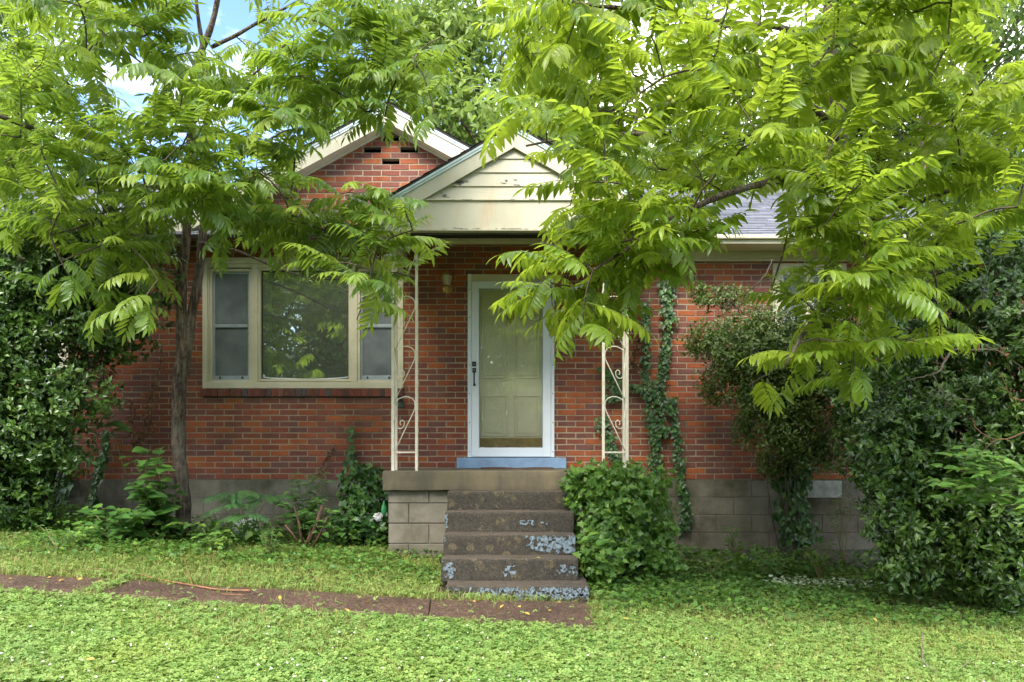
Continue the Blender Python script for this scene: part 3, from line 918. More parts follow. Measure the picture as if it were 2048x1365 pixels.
bb.box(-bmx, bmx, PY + .012 + .03, PY + .17, BZ0, BZ1, .004)
bb.box(-bmx, bmx, PY + .03, PY + .0415, BZ0 - .012, BZ0 + .012, .002)
bb.box(-bmx - .01, bmx + .01, PY + .022, PY + .041, BZ1 - .006, BZ1 + .008, .002)
bb.build('beam', M_beam, proof)
for sg in (-1, 1):
    MB().box(sg * bmx, sg * (bmx - .13), PY + .171, 9.99, BZ0, BZ1, .004).build('side_beam', M_beam, proof)
# ceiling planks
for i in range(12):
    x0 = -1.19 + i * 2.38 / 12
    MB().box(x0 + .003, x0 + 2.38 / 12 - .003, PY + .172, 9.985, ZC + 2.425, ZC + 2.445, .002).build('ceiling_board', M_soffit, proof)
MB().box(-1.2, 1.2, 9.955, 9.986, ZC + 2.385, ZC + 2.424, .004).build('ceiling_moulding', M_soffit, proof)
ew = MB(); ew.prism([(-1.2, ZC + 2.46), (1.24, ZC + 2.46), (.02, PPK - .12)], PY + .07, PY + .09); ew.build('gable_backing', M_dark, proof)

# flaking paint: irregular flakes made of small cells
def flakes(name, mat, parent, x0, x1, z0, z1, y, thr, seed, cell=.005, fs=(18, 30), fade=None):
    vs, f = [], []
    nx_, nz_ = int((x1 - x0) / cell), int((z1 - z0) / cell)
    for i in range(nx_):
        for j in range(nz_):
            x, z = x0 + i * cell, z0 + j * cell
            v = mnoise.fractal(Vector((x * fs[0], seed, z * fs[1])), .75, 2.1, 6)
            t = thr
            if fade: t += fade((i + .5) / nx_, (j + .5) / nz_)
            e = min(i / (.22 * nx_), (nx_ - 1 - i) / (.22 * nx_) if not fade else i + 9, j / (.22 * nz_), (nz_ - 1 - j) / (.1 * nz_))
            if v - max(0, 1 - e) * .5 > t:
                n = len(vs)
                vs += [(x, y, z), (x + cell, y, z), (x + cell, y, z + cell), (x, y, z + cell)]
                f.append((n, n + 1, n + 2, n + 3))
    if not f: return
    m = MB(); m.add(vs, f)
    o = m.build(name, mat, parent)
    return o
flakes('paint_loss', M_peel, proof, wx(880, 8.4), wx(1120, 8.4), BZ0 - .004, BZ0 + .02, PY + .0285, .05, 3.3, .005, (7, 40))
flakes('paint_loss', M_peel, proof, wx(850, 8.4), wx(1180, 8.4), BZ1 - .006, BZ1 + .010, PY + .0205, .22, 7.3, .004, (7, 60))
for (a, b, c, d_, s) in ((905, 925, 374, 362, 1.1), (985, 1050, 374, 357, 2.7), (850, 900, 396, 384, 5.2), (895, 960, 372, 360, 8.4)):
    flakes('paint_loss', M_peel, proof, wx(a, 8.4), wx(b, 8.4), wz(c, 8.4), wz(d_, 8.4), SY - .0015, .12, s, .004, (14, 30))

# ------------------------------------------------------------------ porch and steps
porch = thing('porch', 'concrete porch slab on block piers below the front door', 'porch', (0, 9.2, ground(0, 9.2)))
def rough_box(x0, x1, y0, y1, z0, z1, seed, amp=.004, cell=.05, bev=.008):
    bm = bmesh.new(); bmesh.ops.create_cube(bm, size=1)
    for v in bm.verts:
        v.co = ((x0 + x1) / 2 + v.co.x * (x1 - x0), (y0 + y1) / 2 + v.co.y * (y1 - y0), (z0 + z1) / 2 + v.co.z * (z1 - z0))
    bmesh.ops.bevel(bm, geom=bm.edges[:], offset=bev, segments=2, profile=.5, affect='EDGES')
    for ax in range(3):
        lo, hi = ((x0, x1), (y0, y1), (z0, z1))[ax]
        n = max(1, int((hi - lo) / cell))
        for i in range(1, n):
            co = [0, 0, 0]; co[ax] = lo + (hi - lo) * i / n
            no = [0, 0, 0]; no[ax] = 1
            bmesh.ops.bisect_plane(bm, geom=bm.verts[:] + bm.edges[:] + bm.faces[:], plane_co=co, plane_no=no)
    for v in bm.verts:
        p = v.co
        d1 = mnoise.noise_vector(Vector((p.x * 5 + seed, p.y * 5, p.z * 5)))
        d2 = mnoise.noise_vector(Vector((p.x * 22 + seed, p.y * 22, p.z * 22)))
        v.co += d1 * amp + d2 * amp * .6
    bm.verts.index_update()
    m = MB(); m.add([v.co[:] for v in bm.verts], [[v.index for v in f.verts] for f in bm.faces])
    m.sm = [True] * len(m.f)
    bm.free()
    return m
SLX0, SLX1 = wx(765, 8.55), wx(1280, 8.55)
ZS = wz(942.6, 8.55)
rough_box(SLX0, SLX1, 8.55, 9.995, ZS - .192, ZS, 1.0, .004).build('slab', M_slab, porch)
# piers / block walls under the slab
PZ = ZS - .195
core = MB(); core.box(wx(777, 8.62) + .012, 1.19, 8.632, 9.98, PZ - 1.0, PZ - .002)
pc = core.build('block_base', M_blockmortar, porch)
c_, w_ = [], []
rows = [(PZ - .062, .118), (PZ - .225, .192), (PZ - .427, .192), (PZ - .629, .192), (PZ - .831, .192)]
def blk(parent, cx, cz, w, h, y, dep=.05):
    V, T = brick_template(w, h, dep, .005)
    me = tri_mesh('block', V, T); me.materials.append(M_block)
    o = bpy.data.objects.new('block', me)
    o.parent = parent; o.location = Vector((cx, y, cz)) - ORG[porch.name]
    COL.objects.link(o)
for r_, (cz, h) in enumerate(rows):
    x = wx(777, 8.62) + (.0 if r_ % 2 else -.0)
    first = .197 if r_ % 2 == 1 else .397
    w = first
    while x < 1.18:
        w2 = min(w, 1.195 - x)
        if w2 > .03: blk(pc, x + w2 / 2, cz, w2, h, 8.622 + R.uniform(-.003, .003))
        x += w2 + .009; w = .397
# stair flight
steps = thing('concrete_steps', 'flight of dark mossy concrete steps with peeling blue paint', 'steps', (0, 8.0, ground(0, 8)))
tops = [(8.27, 983, 895, 1144), (7.99, 1024, 890, 1148), (7.71, 1070, 887, 1152), (7.43, 1117.7, 882, 1157), (7.12, 1172.7, 890, 1180)]
back = 8.548
stp = []
for i, (d, y, a, b) in enumerate(tops):
    zt = wz(y, d)
    zb = (wz(tops[i + 1][1], tops[i + 1][0]) - .02) if i < 4 else ground(0, 7) - .15
    o = rough_box(wx(a, d), wx(b, d), d, back, zb if i < 4 else zb, zt, 10.0 + i * 3, .0055, .04, .014).build('step', M_step, steps)
    stp.append(o)
    back = 8.547 - i * .0  # each flag runs back to the porch face
sk = MB(); sk.box(wx(905, 8.3), wx(1135, 8.3), 7.9, 8.54, ground(0, 7.5) - .2, wz(1070, 7.71) - .03); sk.build('core', M_blockmortar, steps)
# peeling blue paint, thin flakes on the risers
def stepflake(i, a, b, t0, t1, thr, seed, fs=(24, 27), fade=None):
    d, y, xa, xb = tops[i]
    zt = wz(y, d)
    flakes('blue_paint', M_bluepaint, stp[i], wx(a, d), wx(b, d), zt - t1, zt - t0, d - .0075, thr, seed, .003, fs, fade)
stepflake(1, 1035, 1070, .07, .125, -.02, 2.0)
stepflake(1, 1078, 1098, .085, .12, -.1, 4.0)
stepflake(2, 1045, 1151, .005, .17, -.16, 6.0, (26, 26), lambda u, v: .75 * max(0, .5 - u - (v - .5) * .8) - .25 * u)
stepflake(3, 884, 912, .02, .17, -.05, 8.0)
stepflake(3, 1005, 1035, .05, .16, .0, 9.0)
stepflake(3, 1110, 1156, .04, .15, -.02, 11.0)
stepflake(4, 892, 1178, .004, .095, .07, 12.0, (34, 24), lambda u, v: .35 * max(0, .45 - v) - .2 * u)
stepflake(4, 1000, 1178, .06, .12, .12, 13.0, (26, 22), lambda u, v: .3 * max(0, .4 - v) - .2 * u)
stepflake(1, 890, 897, .01, .15, .0, 14.0)
stepflake(2, 887, 893, .01, .12, .0, 15.0)

# ------------------------------------------------------------------ ironwork posts
def iron_post(xf, side, label):
    """side=+1: double bar on the left; -1: mirrored."""
    d0 = 8.66
    base = ZS - .004; top = BZ0 - .001
    root = thing('iron_post', label, 'porch post', (xf + side * .12, d0, base), 'ornamental iron posts of the porch')
    W = .235
    b0 = (xf, d0); b1 = (xf + side * W, d0); b2 = (xf, d0 + .24)
    for (bx_, by_), w in ((b0, .015), (b1, .014), (b2, .014)):
        MB().box(bx_ - w, bx_ + w, by_ - w, by_ + w, base, top, .003).build('bar', M_iron, root)
    r = .0055
    for (ux, uy) in ((1, 0), (0, 1)):
        def q(u, v):
            u = .06 + .88 * u
            return (xf + side * W * u * ux, d0 + .24 * u * uy, base + .19 + v)
        MB().box(min(xf, xf + side * W * ux) + .012 - (.012 if not ux else 0) - (.008 if not ux else 0), max(xf, xf + side * W * ux) - .012 + (.012 if not ux else 0) + (.008 if not ux else 0),
                 d0 - .008 + (.02 if uy else 0), d0 + .008 + .23 * uy - (.0 if ux else .02), base + .18, base + .196, .001).build('crossbar', M_iron, root)
        for k in range(4):
            v0 = .5 * k
            pts = [(0, 0), (.45, .20), (.85, .37), (.96, .42), (1, .46), (.97, .505), (.85, .535), (.65, .552), (.45, .55), (.25, .535), (.1, .51), (.0, .485)]
            if k == 3: pts = [(a, min(b, .60)) for a, b in pts]
            m = MB()
            m.tube([q(a, b + v0) for a, b in pts], r, 6)
            sp = [(.0, .485), (.0, .42), (.02, .34), (.08, .27), (.2, .235), (.34, .235), (.46, .26), (.48, .30), (.38, .32), (.28, .305), (.27, .28), (.33, .27)]
            m.tube([q(a, b + v0) for a, b in sp], r * .9, 6)
            m.build('scroll', M_iron, root)
    return root
iron_post(wx(786, 8.66), 1, 'cream scrolled iron post in front of the right end of the picture window')
iron_post(wx(1254, 8.66), -1, 'cream scrolled iron post beside the ivy on the right of the front door')

# ------------------------------------------------------------------ small fittings
la = thing('wall_lantern', 'small brass and glass lantern on the brick wall left of the front door', 'lantern', P(894, 590, 9.9))
lx, lz = wx(894, 9.9), wz(575, 9.9)
MB().lathe((lx, WALL_Y - .001, lz), [(.058, 0), (.056, -.010), (.035, -.018), (.0, -.022)], 18, 'y').build('backplate', M_brass, la)
MB().tube([(lx, WALL_Y - .02, lz), (lx, WALL_Y - .06, lz - .035), (lx, WALL_Y - .10, lz - .03), (lx, WALL_Y - .105, lz + .005)], .009, 8).build('arm', M_black, la)
MB().lathe((lx, WALL_Y - .105, lz - .05), [(.0, -.03), (.012, -.02), (.016, 0), (.024, .045), (.028, .06), (.018, .07)], 14).build('socket', M_brass, la)
lg = MB()
for s_ in range(6):
    a0, a1 = math.pi / 3 * s_, math.pi / 3 * (s_ + 1)
    lg.add([(lx + .032 * math.cos(a0), WALL_Y - .105 + .032 * math.sin(a0), lz + .025), (lx + .032 * math.cos(a1), WALL_Y - .105 + .032 * math.sin(a1), lz + .025),
            (lx + .06 * math.cos(a1), WALL_Y - .105 + .06 * math.sin(a1), lz + .13), (lx + .06 * math.cos(a0), WALL_Y - .105 + .06 * math.sin(a0), lz + .13)], [(0, 1, 2, 3)])
lg.build('glass_shade', surface('frosted_amber_glass', (.50, .49, .40), (.38, .36, .26), 20, .3, .1, 60), la)
lc = MB()
for s_ in range(6):
    a0 = math.pi / 3 * s_
    lc.tube([(lx + .033 * math.cos(a0), WALL_Y - .105 + .033 * math.sin(a0), lz + .02), (lx + .062 * math.cos(a0), WALL_Y - .105 + .062 * math.sin(a0), lz + .132)], .003, 5)
lc.build('cage', M_brass, la)
MB().lathe((lx, WALL_Y - .105, lz + .13), [(.07, 0), (.066, .008), (.045, .03), (.02, .045), (.008, .055), (.012, .065), (.0, .075)], 12).build('cap', M_kick, la)
fl = thing('flood_light', 'small black flood light on the brick wall behind the left iron post', 'light', P(800, 815, 9.9))
fm = MB()
cx, cz = wx(801, 9.85), wz(806, 9.85)
for (w, h, y) in ((.05, .045, 9.97), (.07, .055, 9.88)): pass
fm.add([(cx - .045, 9.97, cz + .05), (cx + .01, 9.97, cz + .06), (cx + .02, 9.97, cz - .01), (cx - .04, 9.97, cz - .03),
        (cx - .055, 9.86, cz + .03), (cx + .035, 9.86, cz + .01), (cx + .055, 9.86, cz - .055), (cx - .05, 9.86, cz - .07)],
       [(0, 1, 2, 3), (7, 6, 5, 4), (0, 4, 5, 1), (1, 5, 6, 2), (2, 6, 7, 3), (3, 7, 4, 0)])
fm.build('housing', M_blackplastic, fl)
MB().add([(cx - .046, 9.855, cz + .012), (cx + .03, 9.855, cz + .0), (cx + .045, 9.855, cz - .047), (cx - .043, 9.855, cz - .06)], [(0, 1, 2, 3)]).build('lens', M_glass, fl)
MB().tube([(cx, 9.93, cz), (cx - .01, 9.995, cz + .01)], .015, 8).build('bracket', M_black, fl)
dm = MB()
n_ = 40
for i in range(1):
    x0, x1 = wx(962, 9.6), wx(1106, 9.6)
    pts = []
    for k in range(n_ + 1):
        t = k / n_
        xx = x0 + (x1 - x0) * t
        pts.append((xx, ZS + .016 + .007 * math.sin(t * 9) * (1 - abs(2 * t - 1))))
    vs = [(x, y, z) for (x, z) in pts for y in (9.42, 9.80)] + [(x, y, z - .014) for (x, z) in pts for y in (9.42, 9.80)]
    N2 = 2 * (n_ + 1)
    fs = [(2 * k, 2 * k + 2, 2 * k + 3, 2 * k + 1) for k in range(n_)] + [(N2 + 2 * k, N2 + 2 * k + 1, N2 + 2 * k + 3, N2 + 2 * k + 2) for k in range(n_)]
    fs += [(2 * k, N2 + 2 * k, N2 + 2 * k + 2, 2 * k + 2) for k in range(n_)] + [(2 * k + 1, 2 * k + 3, N2 + 2 * k + 3, N2 + 2 * k + 1) for k in range(n_)]
    fs += [(0, 1, N2 + 1, N2), (2 * n_, N2 + 2 * n_, N2 + 2 * n_ + 1, 2 * n_ + 1)]
    dm.add(vs, fs)
tag(dm.build('door_mat', M_mat), 'flat worn brown mat on the porch slab before the blue door step', 'mat')

# ------------------------------------------------------------------ leaf templates
def leaflet(L, w, base, direc, side, up, fold=.25, droop=.25, curl=0.0, ts=(0, .22, .5, .78, 1), ws=(0, .8, 1, .55, 0)):
    """A pointed leaf: midrib from base along direc, drooping; edges lifted by fold. Returns verts, tris."""
    V, T = [], []
    d = Vector(direc).normalized(); s = Vector(side).normalized(); u = Vector(up).normalized()
    mids = []
    for t in ts:
        mids.append(Vector(base) + d * (L * t) - u * (droop * L * t * t))
    V.append(mids[0])
    for i in range(1, len(ts) - 1):
        h = w * .5 * ws[i]
        V += [mids[i], mids[i] + s * h + u * (fold * h), mids[i] - s * h + u * (fold * h)]
    V.append(mids[-1])
    n = len(ts) - 2
    last = 1 + 3 * n
    for sd in (1, 2):
        T.append((0, 1, 1 + sd) if sd == 2 else (0, 1 + sd, 1))
        for i in range(n - 1):
            a, b = 1 + 3 * i, 1 + 3 * (i + 1)
            if sd == 1: T += [(a, a + 1, b + 1), (a, b + 1, b)]
            else: T += [(a, b, b + 2), (a, b + 2, a + 2)]
        a = 1 + 3 * (n - 1)
        T.append((a, a + sd, last) if sd == 1 else (a, last, a + sd))
    return V, T

def make_frond(rr, pairs, L, leafL, leafW, drp, ldroop, seg=8, simple=False):
    V, T = [], []
    def rach(t): return Vector((L * (t - .16 * drp * t ** 3), L * .04 * math.sin(t * 3), -L * drp * .55 * t * t + L * .05 * t))
    def add(v, t):
        n = len(V); V.extend(v); T.extend([(a + n, b + n, c + n) for a, b, c in t])
    # rachis as a thin three-sided stem
    ring = []
    for i in range(seg + 1):
        p = rach(i / seg); r = .0032 * (1 - .6 * i / seg)
        ring.append([p + Vector((0, r, -r * .5)), p + Vector((0, -r, -r * .5)), p + Vector((0, 0, r))])
    v = [q for rg in ring for q in rg]; t = []
    for i in range(seg):
        for k in range(3):
            a, b, c, d_ = 3 * i + k, 3 * i + (k + 1) % 3, 3 * (i + 1) + (k + 1) % 3, 3 * (i + 1) + k
            t += [(a, b, c), (a, c, d_)]
    add(v, t)
    for k in range(pairs):
        for sg in (-1, 1):
            tt = .14 + .84 * (k + (.0 if sg > 0 else .35) + rr.uniform(-.1, .1)) / pairs
            tt = min(tt, .985)
            p = rach(tt); tan = (rach(min(tt + .02, 1)) - rach(tt - .02)).normalized()
            side0 = Vector((0, sg, 0))
            ang = math.radians(68 - 26 * tt + rr.uniform(-9, 9))
            size = leafL * (0.62 + .5 * math.sin(math.pi * min(1, .12 + tt * .78))) * rr.uniform(.86, 1.12)
            up = tan.cross(side0) * (1 if sg < 0 else -1)
            if up.z < 0: up = -up
            dr_ = rr.uniform(ldroop[0], ldroop[1])
            d = (tan * math.cos(ang) + side0 * math.sin(ang)).normalized()
            d = (d - up * math.tan(dr_) * .6).normalized()
            sv = d.cross(up).normalized(); uu = sv.cross(d).normalized()
            if uu.z < 0: uu = -uu
            if simple: add(*leaflet(size, size * leafW, p, d, sv, uu, .3, .2, ts=(0, .4, 1), ws=(0, 1, 0)))
            else: add(*leaflet(size, size * leafW, p, d, sv, uu, .22, rr.uniform(.12, .4)))
    p = rach(1.0); tan = (rach(1.0) - rach(.95)).normalized()
    if not simple: add(*leaflet(leafL * .85, leafL * leafW * .8, p, tan, Vector((0, 1, 0)), Vector((0, 1, 0)).cross(tan) * -1 if (Vector((0, 1, 0)).cross(tan)).z < 0 else Vector((0, 1, 0)).cross(tan), .2, .3))
    return np.array([tuple(q) for q in V]), np.array(T)

rf_ = random.Random(5)
FRONDS = [make_frond(rf_, rf_.choice((8, 8, 9, 9, 10)), rf_.uniform(.36, .52), .108, .33, rf_.uniform(.15, .9), (.2, .95)) for _ in range(12)]
FRONDS_L = [make_frond(rf_, rf_.choice((8, 9, 10, 11)), rf_.uniform(.38, .56), .118, .29, rf_.uniform(.3, 1.0), (.15, .85)) for _ in range(12)]

def leaf_template(L, w, droop=.2, fold=.25, ts=(0, .22, .5, .78, 1), ws=(0, .8, 1, .55, 0)):
    V, T = leaflet(L, w, (0, 0, 0), (1, 0, 0), (0, 1, 0), (0, 0, 1), fold, droop, ts=ts, ws=ws)
    return np.array([tuple(q) for q in V]), np.array(T)
SMALL = [leaf_template(.055, .030, .15, .35, (0, .5, 1), (0, 1, 0)), leaf_template(.06, .028, .3, .3, (0, .45, 1), (0, 1, 0)), leaf_template(.045, .026, .1, .45, (0, .55, 1), (0, 1, 0))]
def ivy_leaf(s):
    pts = [(0, 0), (-.12, .35), (.18, .28), (.30, .55), (.50, .30), (1.0, 0), (.50, -.30), (.30, -.55), (.18, -.28), (-.12, -.35)]
    V = [(.30 * s, 0, -.04 * s)] + [(x * s, y * s, .05 * s * (abs(y) > .3) - .10 * s * (x > .9)) for x, y in pts]
    T = [(0, i + 1, (i + 1) % len(pts) + 1) for i in range(len(pts))]
    return np.array(V, float), np.array(T)
IVY_S = [ivy_leaf(.046), ivy_leaf(.038), ivy_leaf(.054)]
IVY = [ivy_leaf(.062), ivy_leaf(.05), ivy_leaf(.074)]
HEART = [leaf_template(.13, .095, .25, .15, (0, .1, .35, .7, 1), (0, .85, 1, .6, 0)), leaf_template(.10, .075, .35, .2, (0, .1, .35, .7, 1), (0, .8, 1, .6, 0)), leaf_template(.16, .11, .3, .15, (0, .1, .35, .7, 1), (0, .85, 1, .6, 0))]

# ------------------------------------------------------------------ walnut trees
def smooth_line(pts, n=6):
    out = []
    for i in range(len(pts) - 1):
        p0 = pts[max(i - 1, 0)]; p1 = pts[i]; p2 = pts[i + 1]; p3 = pts[min(i + 2, len(pts) - 1)]
        for k in range(n):
            t = k / n
            out.append(tuple(.5 * ((2 * b) + (-a + c) * t + (2 * a - 5 * b + 4 * c - d) * t * t + (-a + 3 * b - 3 * c + d) * t ** 3) for a, b, c, d in zip(p0, p1, p2, p3)))
    out.append(tuple(pts[-1]))
    return out

def in_porch(p):
    return (p.y > 9.72) or (p.y > 8.0 and -1.55 < p.x < 1.6 and p.z > .9) or (p.y > 9.2 and p.z > ZC + 2.1)

def grow_tree(root, limbs, maps, dens, drange, fronds, mat, fr_per, rr, keep=300, gnarl=.02, reach_bias=.0, clear=None):
    """limbs: list of [(px,py,d,r)...]; maps: {row: {col: digit}} of how leafy each 64 px cell of the view is."""
    tr = MB(); nodes = []
    for li, lm in enumerate(limbs):
        pts = [(*P(a, b, c), r) for (a, b, c, r) in lm]
        sp = smooth_line(pts, 6)
        out = []
        for i, q in enumerate(sp):
            w = gnarl * (0.3 if li == 0 else 1)
            out.append((Vector(q[:3]) + mnoise.noise_vector(Vector((q[0] * 1.7, q[1] * 1.7 + li, q[2] * 1.7))) * w, max(q[3], .003)))
        if li: tr = MB()
        tr.tube([o[0] for o in out], [o[1] * (1 + .06 * math.sin(k * 1.7 + li)) for k, o in enumerate(out)], 10 if out[0][1] > .03 else 7)
        tr.build('limb' if li else 'trunk', M_bark, root)
        for i, o in enumerate(out):
            if li == 0 and o[0].z < ZC + .6: continue
            nodes.append([o[0], o[1], -1, 0, True])
    cl = []
    for row, cols in maps.items():
        for col, dg in cols.items():
            n = dg * dens; n = int(n) + (1 if rr.random() < n - int(n) else 0)
            for _ in range(n):
                px, py = (col + rr.random()) * 64, (row + rr.random()) * 64
                d0, d1 = drange(px, py)
                p = P(px, py, rr.uniform(d0, d1))
                if in_porch(p) or (clear and clear(px, py)): continue
                if p.z > ground(p.x, p.y) + .3: cl.append(p)
    base_n = len(nodes)
    order = sorted(range(len(cl)), key=lambda i: min((cl[i] - nd_[0]).length for nd_ in nodes[:base_n:3]))
    segs = []
    arr = [tuple(nd_[0]) for nd_ in nodes]
    tips = []
    for i in order:
        p = cl[i]
        A = np.array(arr)
        dv = A - np.array(p)[None]
        dist = np.sqrt((dv ** 2).sum(1)) + np.maximum(0, dv[:, 2]) * .35
        j = int(np.argmin(dist))
        q = Vector(arr[j])
        L = (p - q).length
        n = max(3, int(L / .12))
        mid = (p + q) / 2 + Vector((rr.uniform(-.12, .12) * L, rr.uniform(-.12, .12) * L, .16 * L))
        prev = j; ids = []
        for k in range(1, n + 1):
            t = k / n
            pt = q * (1 - t) ** 2 + mid * 2 * t * (1 - t) + p * t * t
            pt += Vector((rr.uniform(-1, 1), rr.uniform(-1, 1), rr.uniform(-1, 1))) * .008
            nodes.append([pt, .0, prev, 0, False]); arr.append(tuple(pt))
            prev = len(nodes) - 1; ids.append(prev)
        o = (p - q).normalized() if L > .02 else Vector((rr.uniform(-1, 1), rr.uniform(-1, 1), .2)).normalized()
        tips.append((p, o, prev))
        k = prev
        while k >= 0 and not nodes[k][4]:
            nodes[k][3] += 1; k = nodes[k][2]
        segs.append((j, ids))
    for j, ids in segs:
        tw = MB()
        pts = [nodes[j][0]] + [nodes[k][0] for k in ids]
        rs = [.0028 + .0021 * math.sqrt(nodes[k][3]) for k in ids]
        tw.tube(pts, [rs[0]] + rs, 5, False)
        tw.build('branch', M_twig, root)
    # leaves
    pos, X, U, vi = [], [], [], []
    for (p, o, _) in tips:
        n = rr.choice(fr_per)
        a0 = rr.uniform(0, 6.28)
        for k in range(n):
            a = a0 + k * 2.4 + rr.uniform(-.3, .3)
            hz = Vector((math.cos(a), math.sin(a), 0))
            dirv = (hz * rr.uniform(.7, 1.1) + o * rr.uniform(.35, .9) + Vector((0, 0, rr.uniform(-.05, .55)))).normalized()
            back = o * (-.05 * k)
            up = Vector((rr.uniform(-.35, .35), rr.uniform(-.35, .35), 1))
            q = p + back
            endp = q + dirv * .4
            if in_porch(endp) or in_porch(q + dirv * .2): continue
            if clear and clear(*(lambda e: (e.x / e.y * F + 1024, HY - (e.z - ZC) / e.y * F))(q + dirv * .33)): continue
            pos.append(tuple(q)); X.append(tuple(dirv)); U.append(tuple(up)); vi.append(rr.randrange(len(fronds)))
    pos = np.array(pos); M = frames(np.array(X), np.array(U))
    sz = NR.uniform(.78, 1.14, len(pos)); M = M * sz[:, None, None]
    scatter_parts(root, 'leaf', 'crown', fronds, np.array(vi), M, pos, NR.random(len(pos)), mat, keep)
    return len(pos), len(tips)

def parse(rows, c0):
    out = {}
    for r, s in rows.items():
        out[r] = {c0 + i: int(ch) for i, ch in enumerate(s.split()) if ch != '0'}
    return out

lt = thing('walnut_tree', 'walnut tree with a forked trunk growing close to the wall left of the picture window', 'tree', ground_hit(360, 1090))
Tb = 9.2
L_limbs = [
    [(352, 1120, Tb, .135), (361, 1075, Tb, .10), (366, 1010, Tb, .080), (358, 900, Tb, .072), (357, 810, Tb, .072), (362, 745, Tb, .078), (368, 690, Tb, .055)],
    [(366, 745, Tb, .06), (363, 620, Tb, .058), (371, 480, Tb - .05, .048), (381, 300, 9.0, .045), (388, 200, 8.9, .045), (398, 120, 8.8, .038), (430, 30, 8.6, .028), (450, -90, 8.4, .018)],
    [(368, 750, Tb + .02, .055), (388, 610, Tb + .05, .050), (405, 470, Tb + .05, .044), (412, 330, Tb, .038), (412, 180, 9.1, .03), (400, 60, 9.1, .022), (385, -70, 9.0, .014)],
    [(388, 168, 8.9, .016), (340, 165, 8.6, .012), (300, 140, 8.2, .010), (255, 105, 7.8, .007), (200, 60, 7.4, .005)],
    [(390, 168, 8.9, .018), (480, 163, 8.6, .014), (520, 140, 8.4, .011), (590, 70, 8.1, .007)],
    [(425, 96, 8.8, .022), (480, 65, 8.5, .018), (550, 27, 8.2, .014), (620, -10, 7.9, .01), (700, -60, 7.6, .008)],
    [(381, 340, 9.0, .034), (290, 340, 8.6, .03), (165, 305, 8.0, .026), (80, 262, 7.6, .022), (0, 232, 7.3, .018), (-120, 180, 6.9, .012)],
    [(90, 268, 7.65, .016), (60, 295, 7.5, .012), (20, 320, 7.3, .008)],
    [(385, 370, 9.0, .026), (450, 345, 8.6, .022), (530, 370, 8.2, .018), (610, 420, 7.8, .014), (700, 470, 7.5, .01), (760, 520, 7.3, .007)],
    [(412, 230, 9.1, .022), (520, 215, 8.6, .018), (640, 190, 8.0, .015), (760, 160, 7.5, .012), (850, 128, 7.2, .008)],
    [(400, 485, 9.2, .016), (480, 505, 9.0, .013), (560, 540, 8.9, .010), (640, 560, 8.8, .008), (700, 555, 8.6, .005)],
    [(378, 400, 9.1, .024), (300, 372, 8.4, .020), (230, 410, 7.8, .015), (170, 450, 7.4, .011), (100, 470, 7.1, .007)],
    [(372, 560, 9.2, .010), (330, 540, 8.9, .008), (290, 560, 8.6, .006), (250, 590, 8.4, .004)],
]
L_map = parse({
    -2: '3 3 3 3 3 3 3 3 3 3 3 3 3 2 1 0', -1: '2 3 3 3 3 3 1 1 2 2 2 3 3 1 1 0',
    0: '2 1 3 4 4 4 2 0 1 3 4 2 5 4 1 0', 1: '2 3 4 5 4 5 4 3 4 4 4 3 5 5 3 1', 2: '3 5 5 3 1 4 5 5 5 5 4 5 4 4 3 1',
    3: '3 4 5 3 2 3 4 3 2 4 4 3 2 2 1 0', 4: '3 5 5 5 4 4 4 4 5 4 3 1 1 0 0 0', 5: '3 5 5 5 5 5 5 5 5 5 4 3 3 3 2 0',
    6: '3 5 5 5 5 4 4 5 5 5 5 5 5 4 3 0', 7: '3 4 4 3 3 4 2 1 2 3 4 5 5 5 3 1', 8: '1 1 2 1 3 4 2 0 0 0 0 1 5 4 0 0', 9: '0 0 0 0 1 2 0 0 0 0 0 0 2 1 0 0'}, -1)
def L_dr(px, py):
    if px > 640: return (6.6, 7.9)
    if py > 440: return (6.9, 8.9)
    return (6.5, 8.9)
def L_clear(px, py):
    return (px > 838 and py > 250 and py < 455 and px < 1000) or (600 < px < 880 and 262 < py < 335 and abs(px - 740) * .3 < py - 245) or (410 < px < 700 and 535 < py < 800) \
        or (340 < px < 425 and 475 < py) or (590 < px < 860 and 330 < py < 380 and R.random() < .4) or (235 < px < 300 and 120 < py < 200) or (415 < px < 520 and -40 < py < 85 ) or (820 < px < 950 and -60 < py < 65) or (py > 640) or (px > 872 and py > 200) or (px > 845 and py > 500)
rr_=0
print('left walnut', grow_tree(lt, L_limbs, L_map, .50, L_dr, FRONDS_L, M_walnut_l, (4, 5, 5, 6), random.Random(21), clear=L_clear))

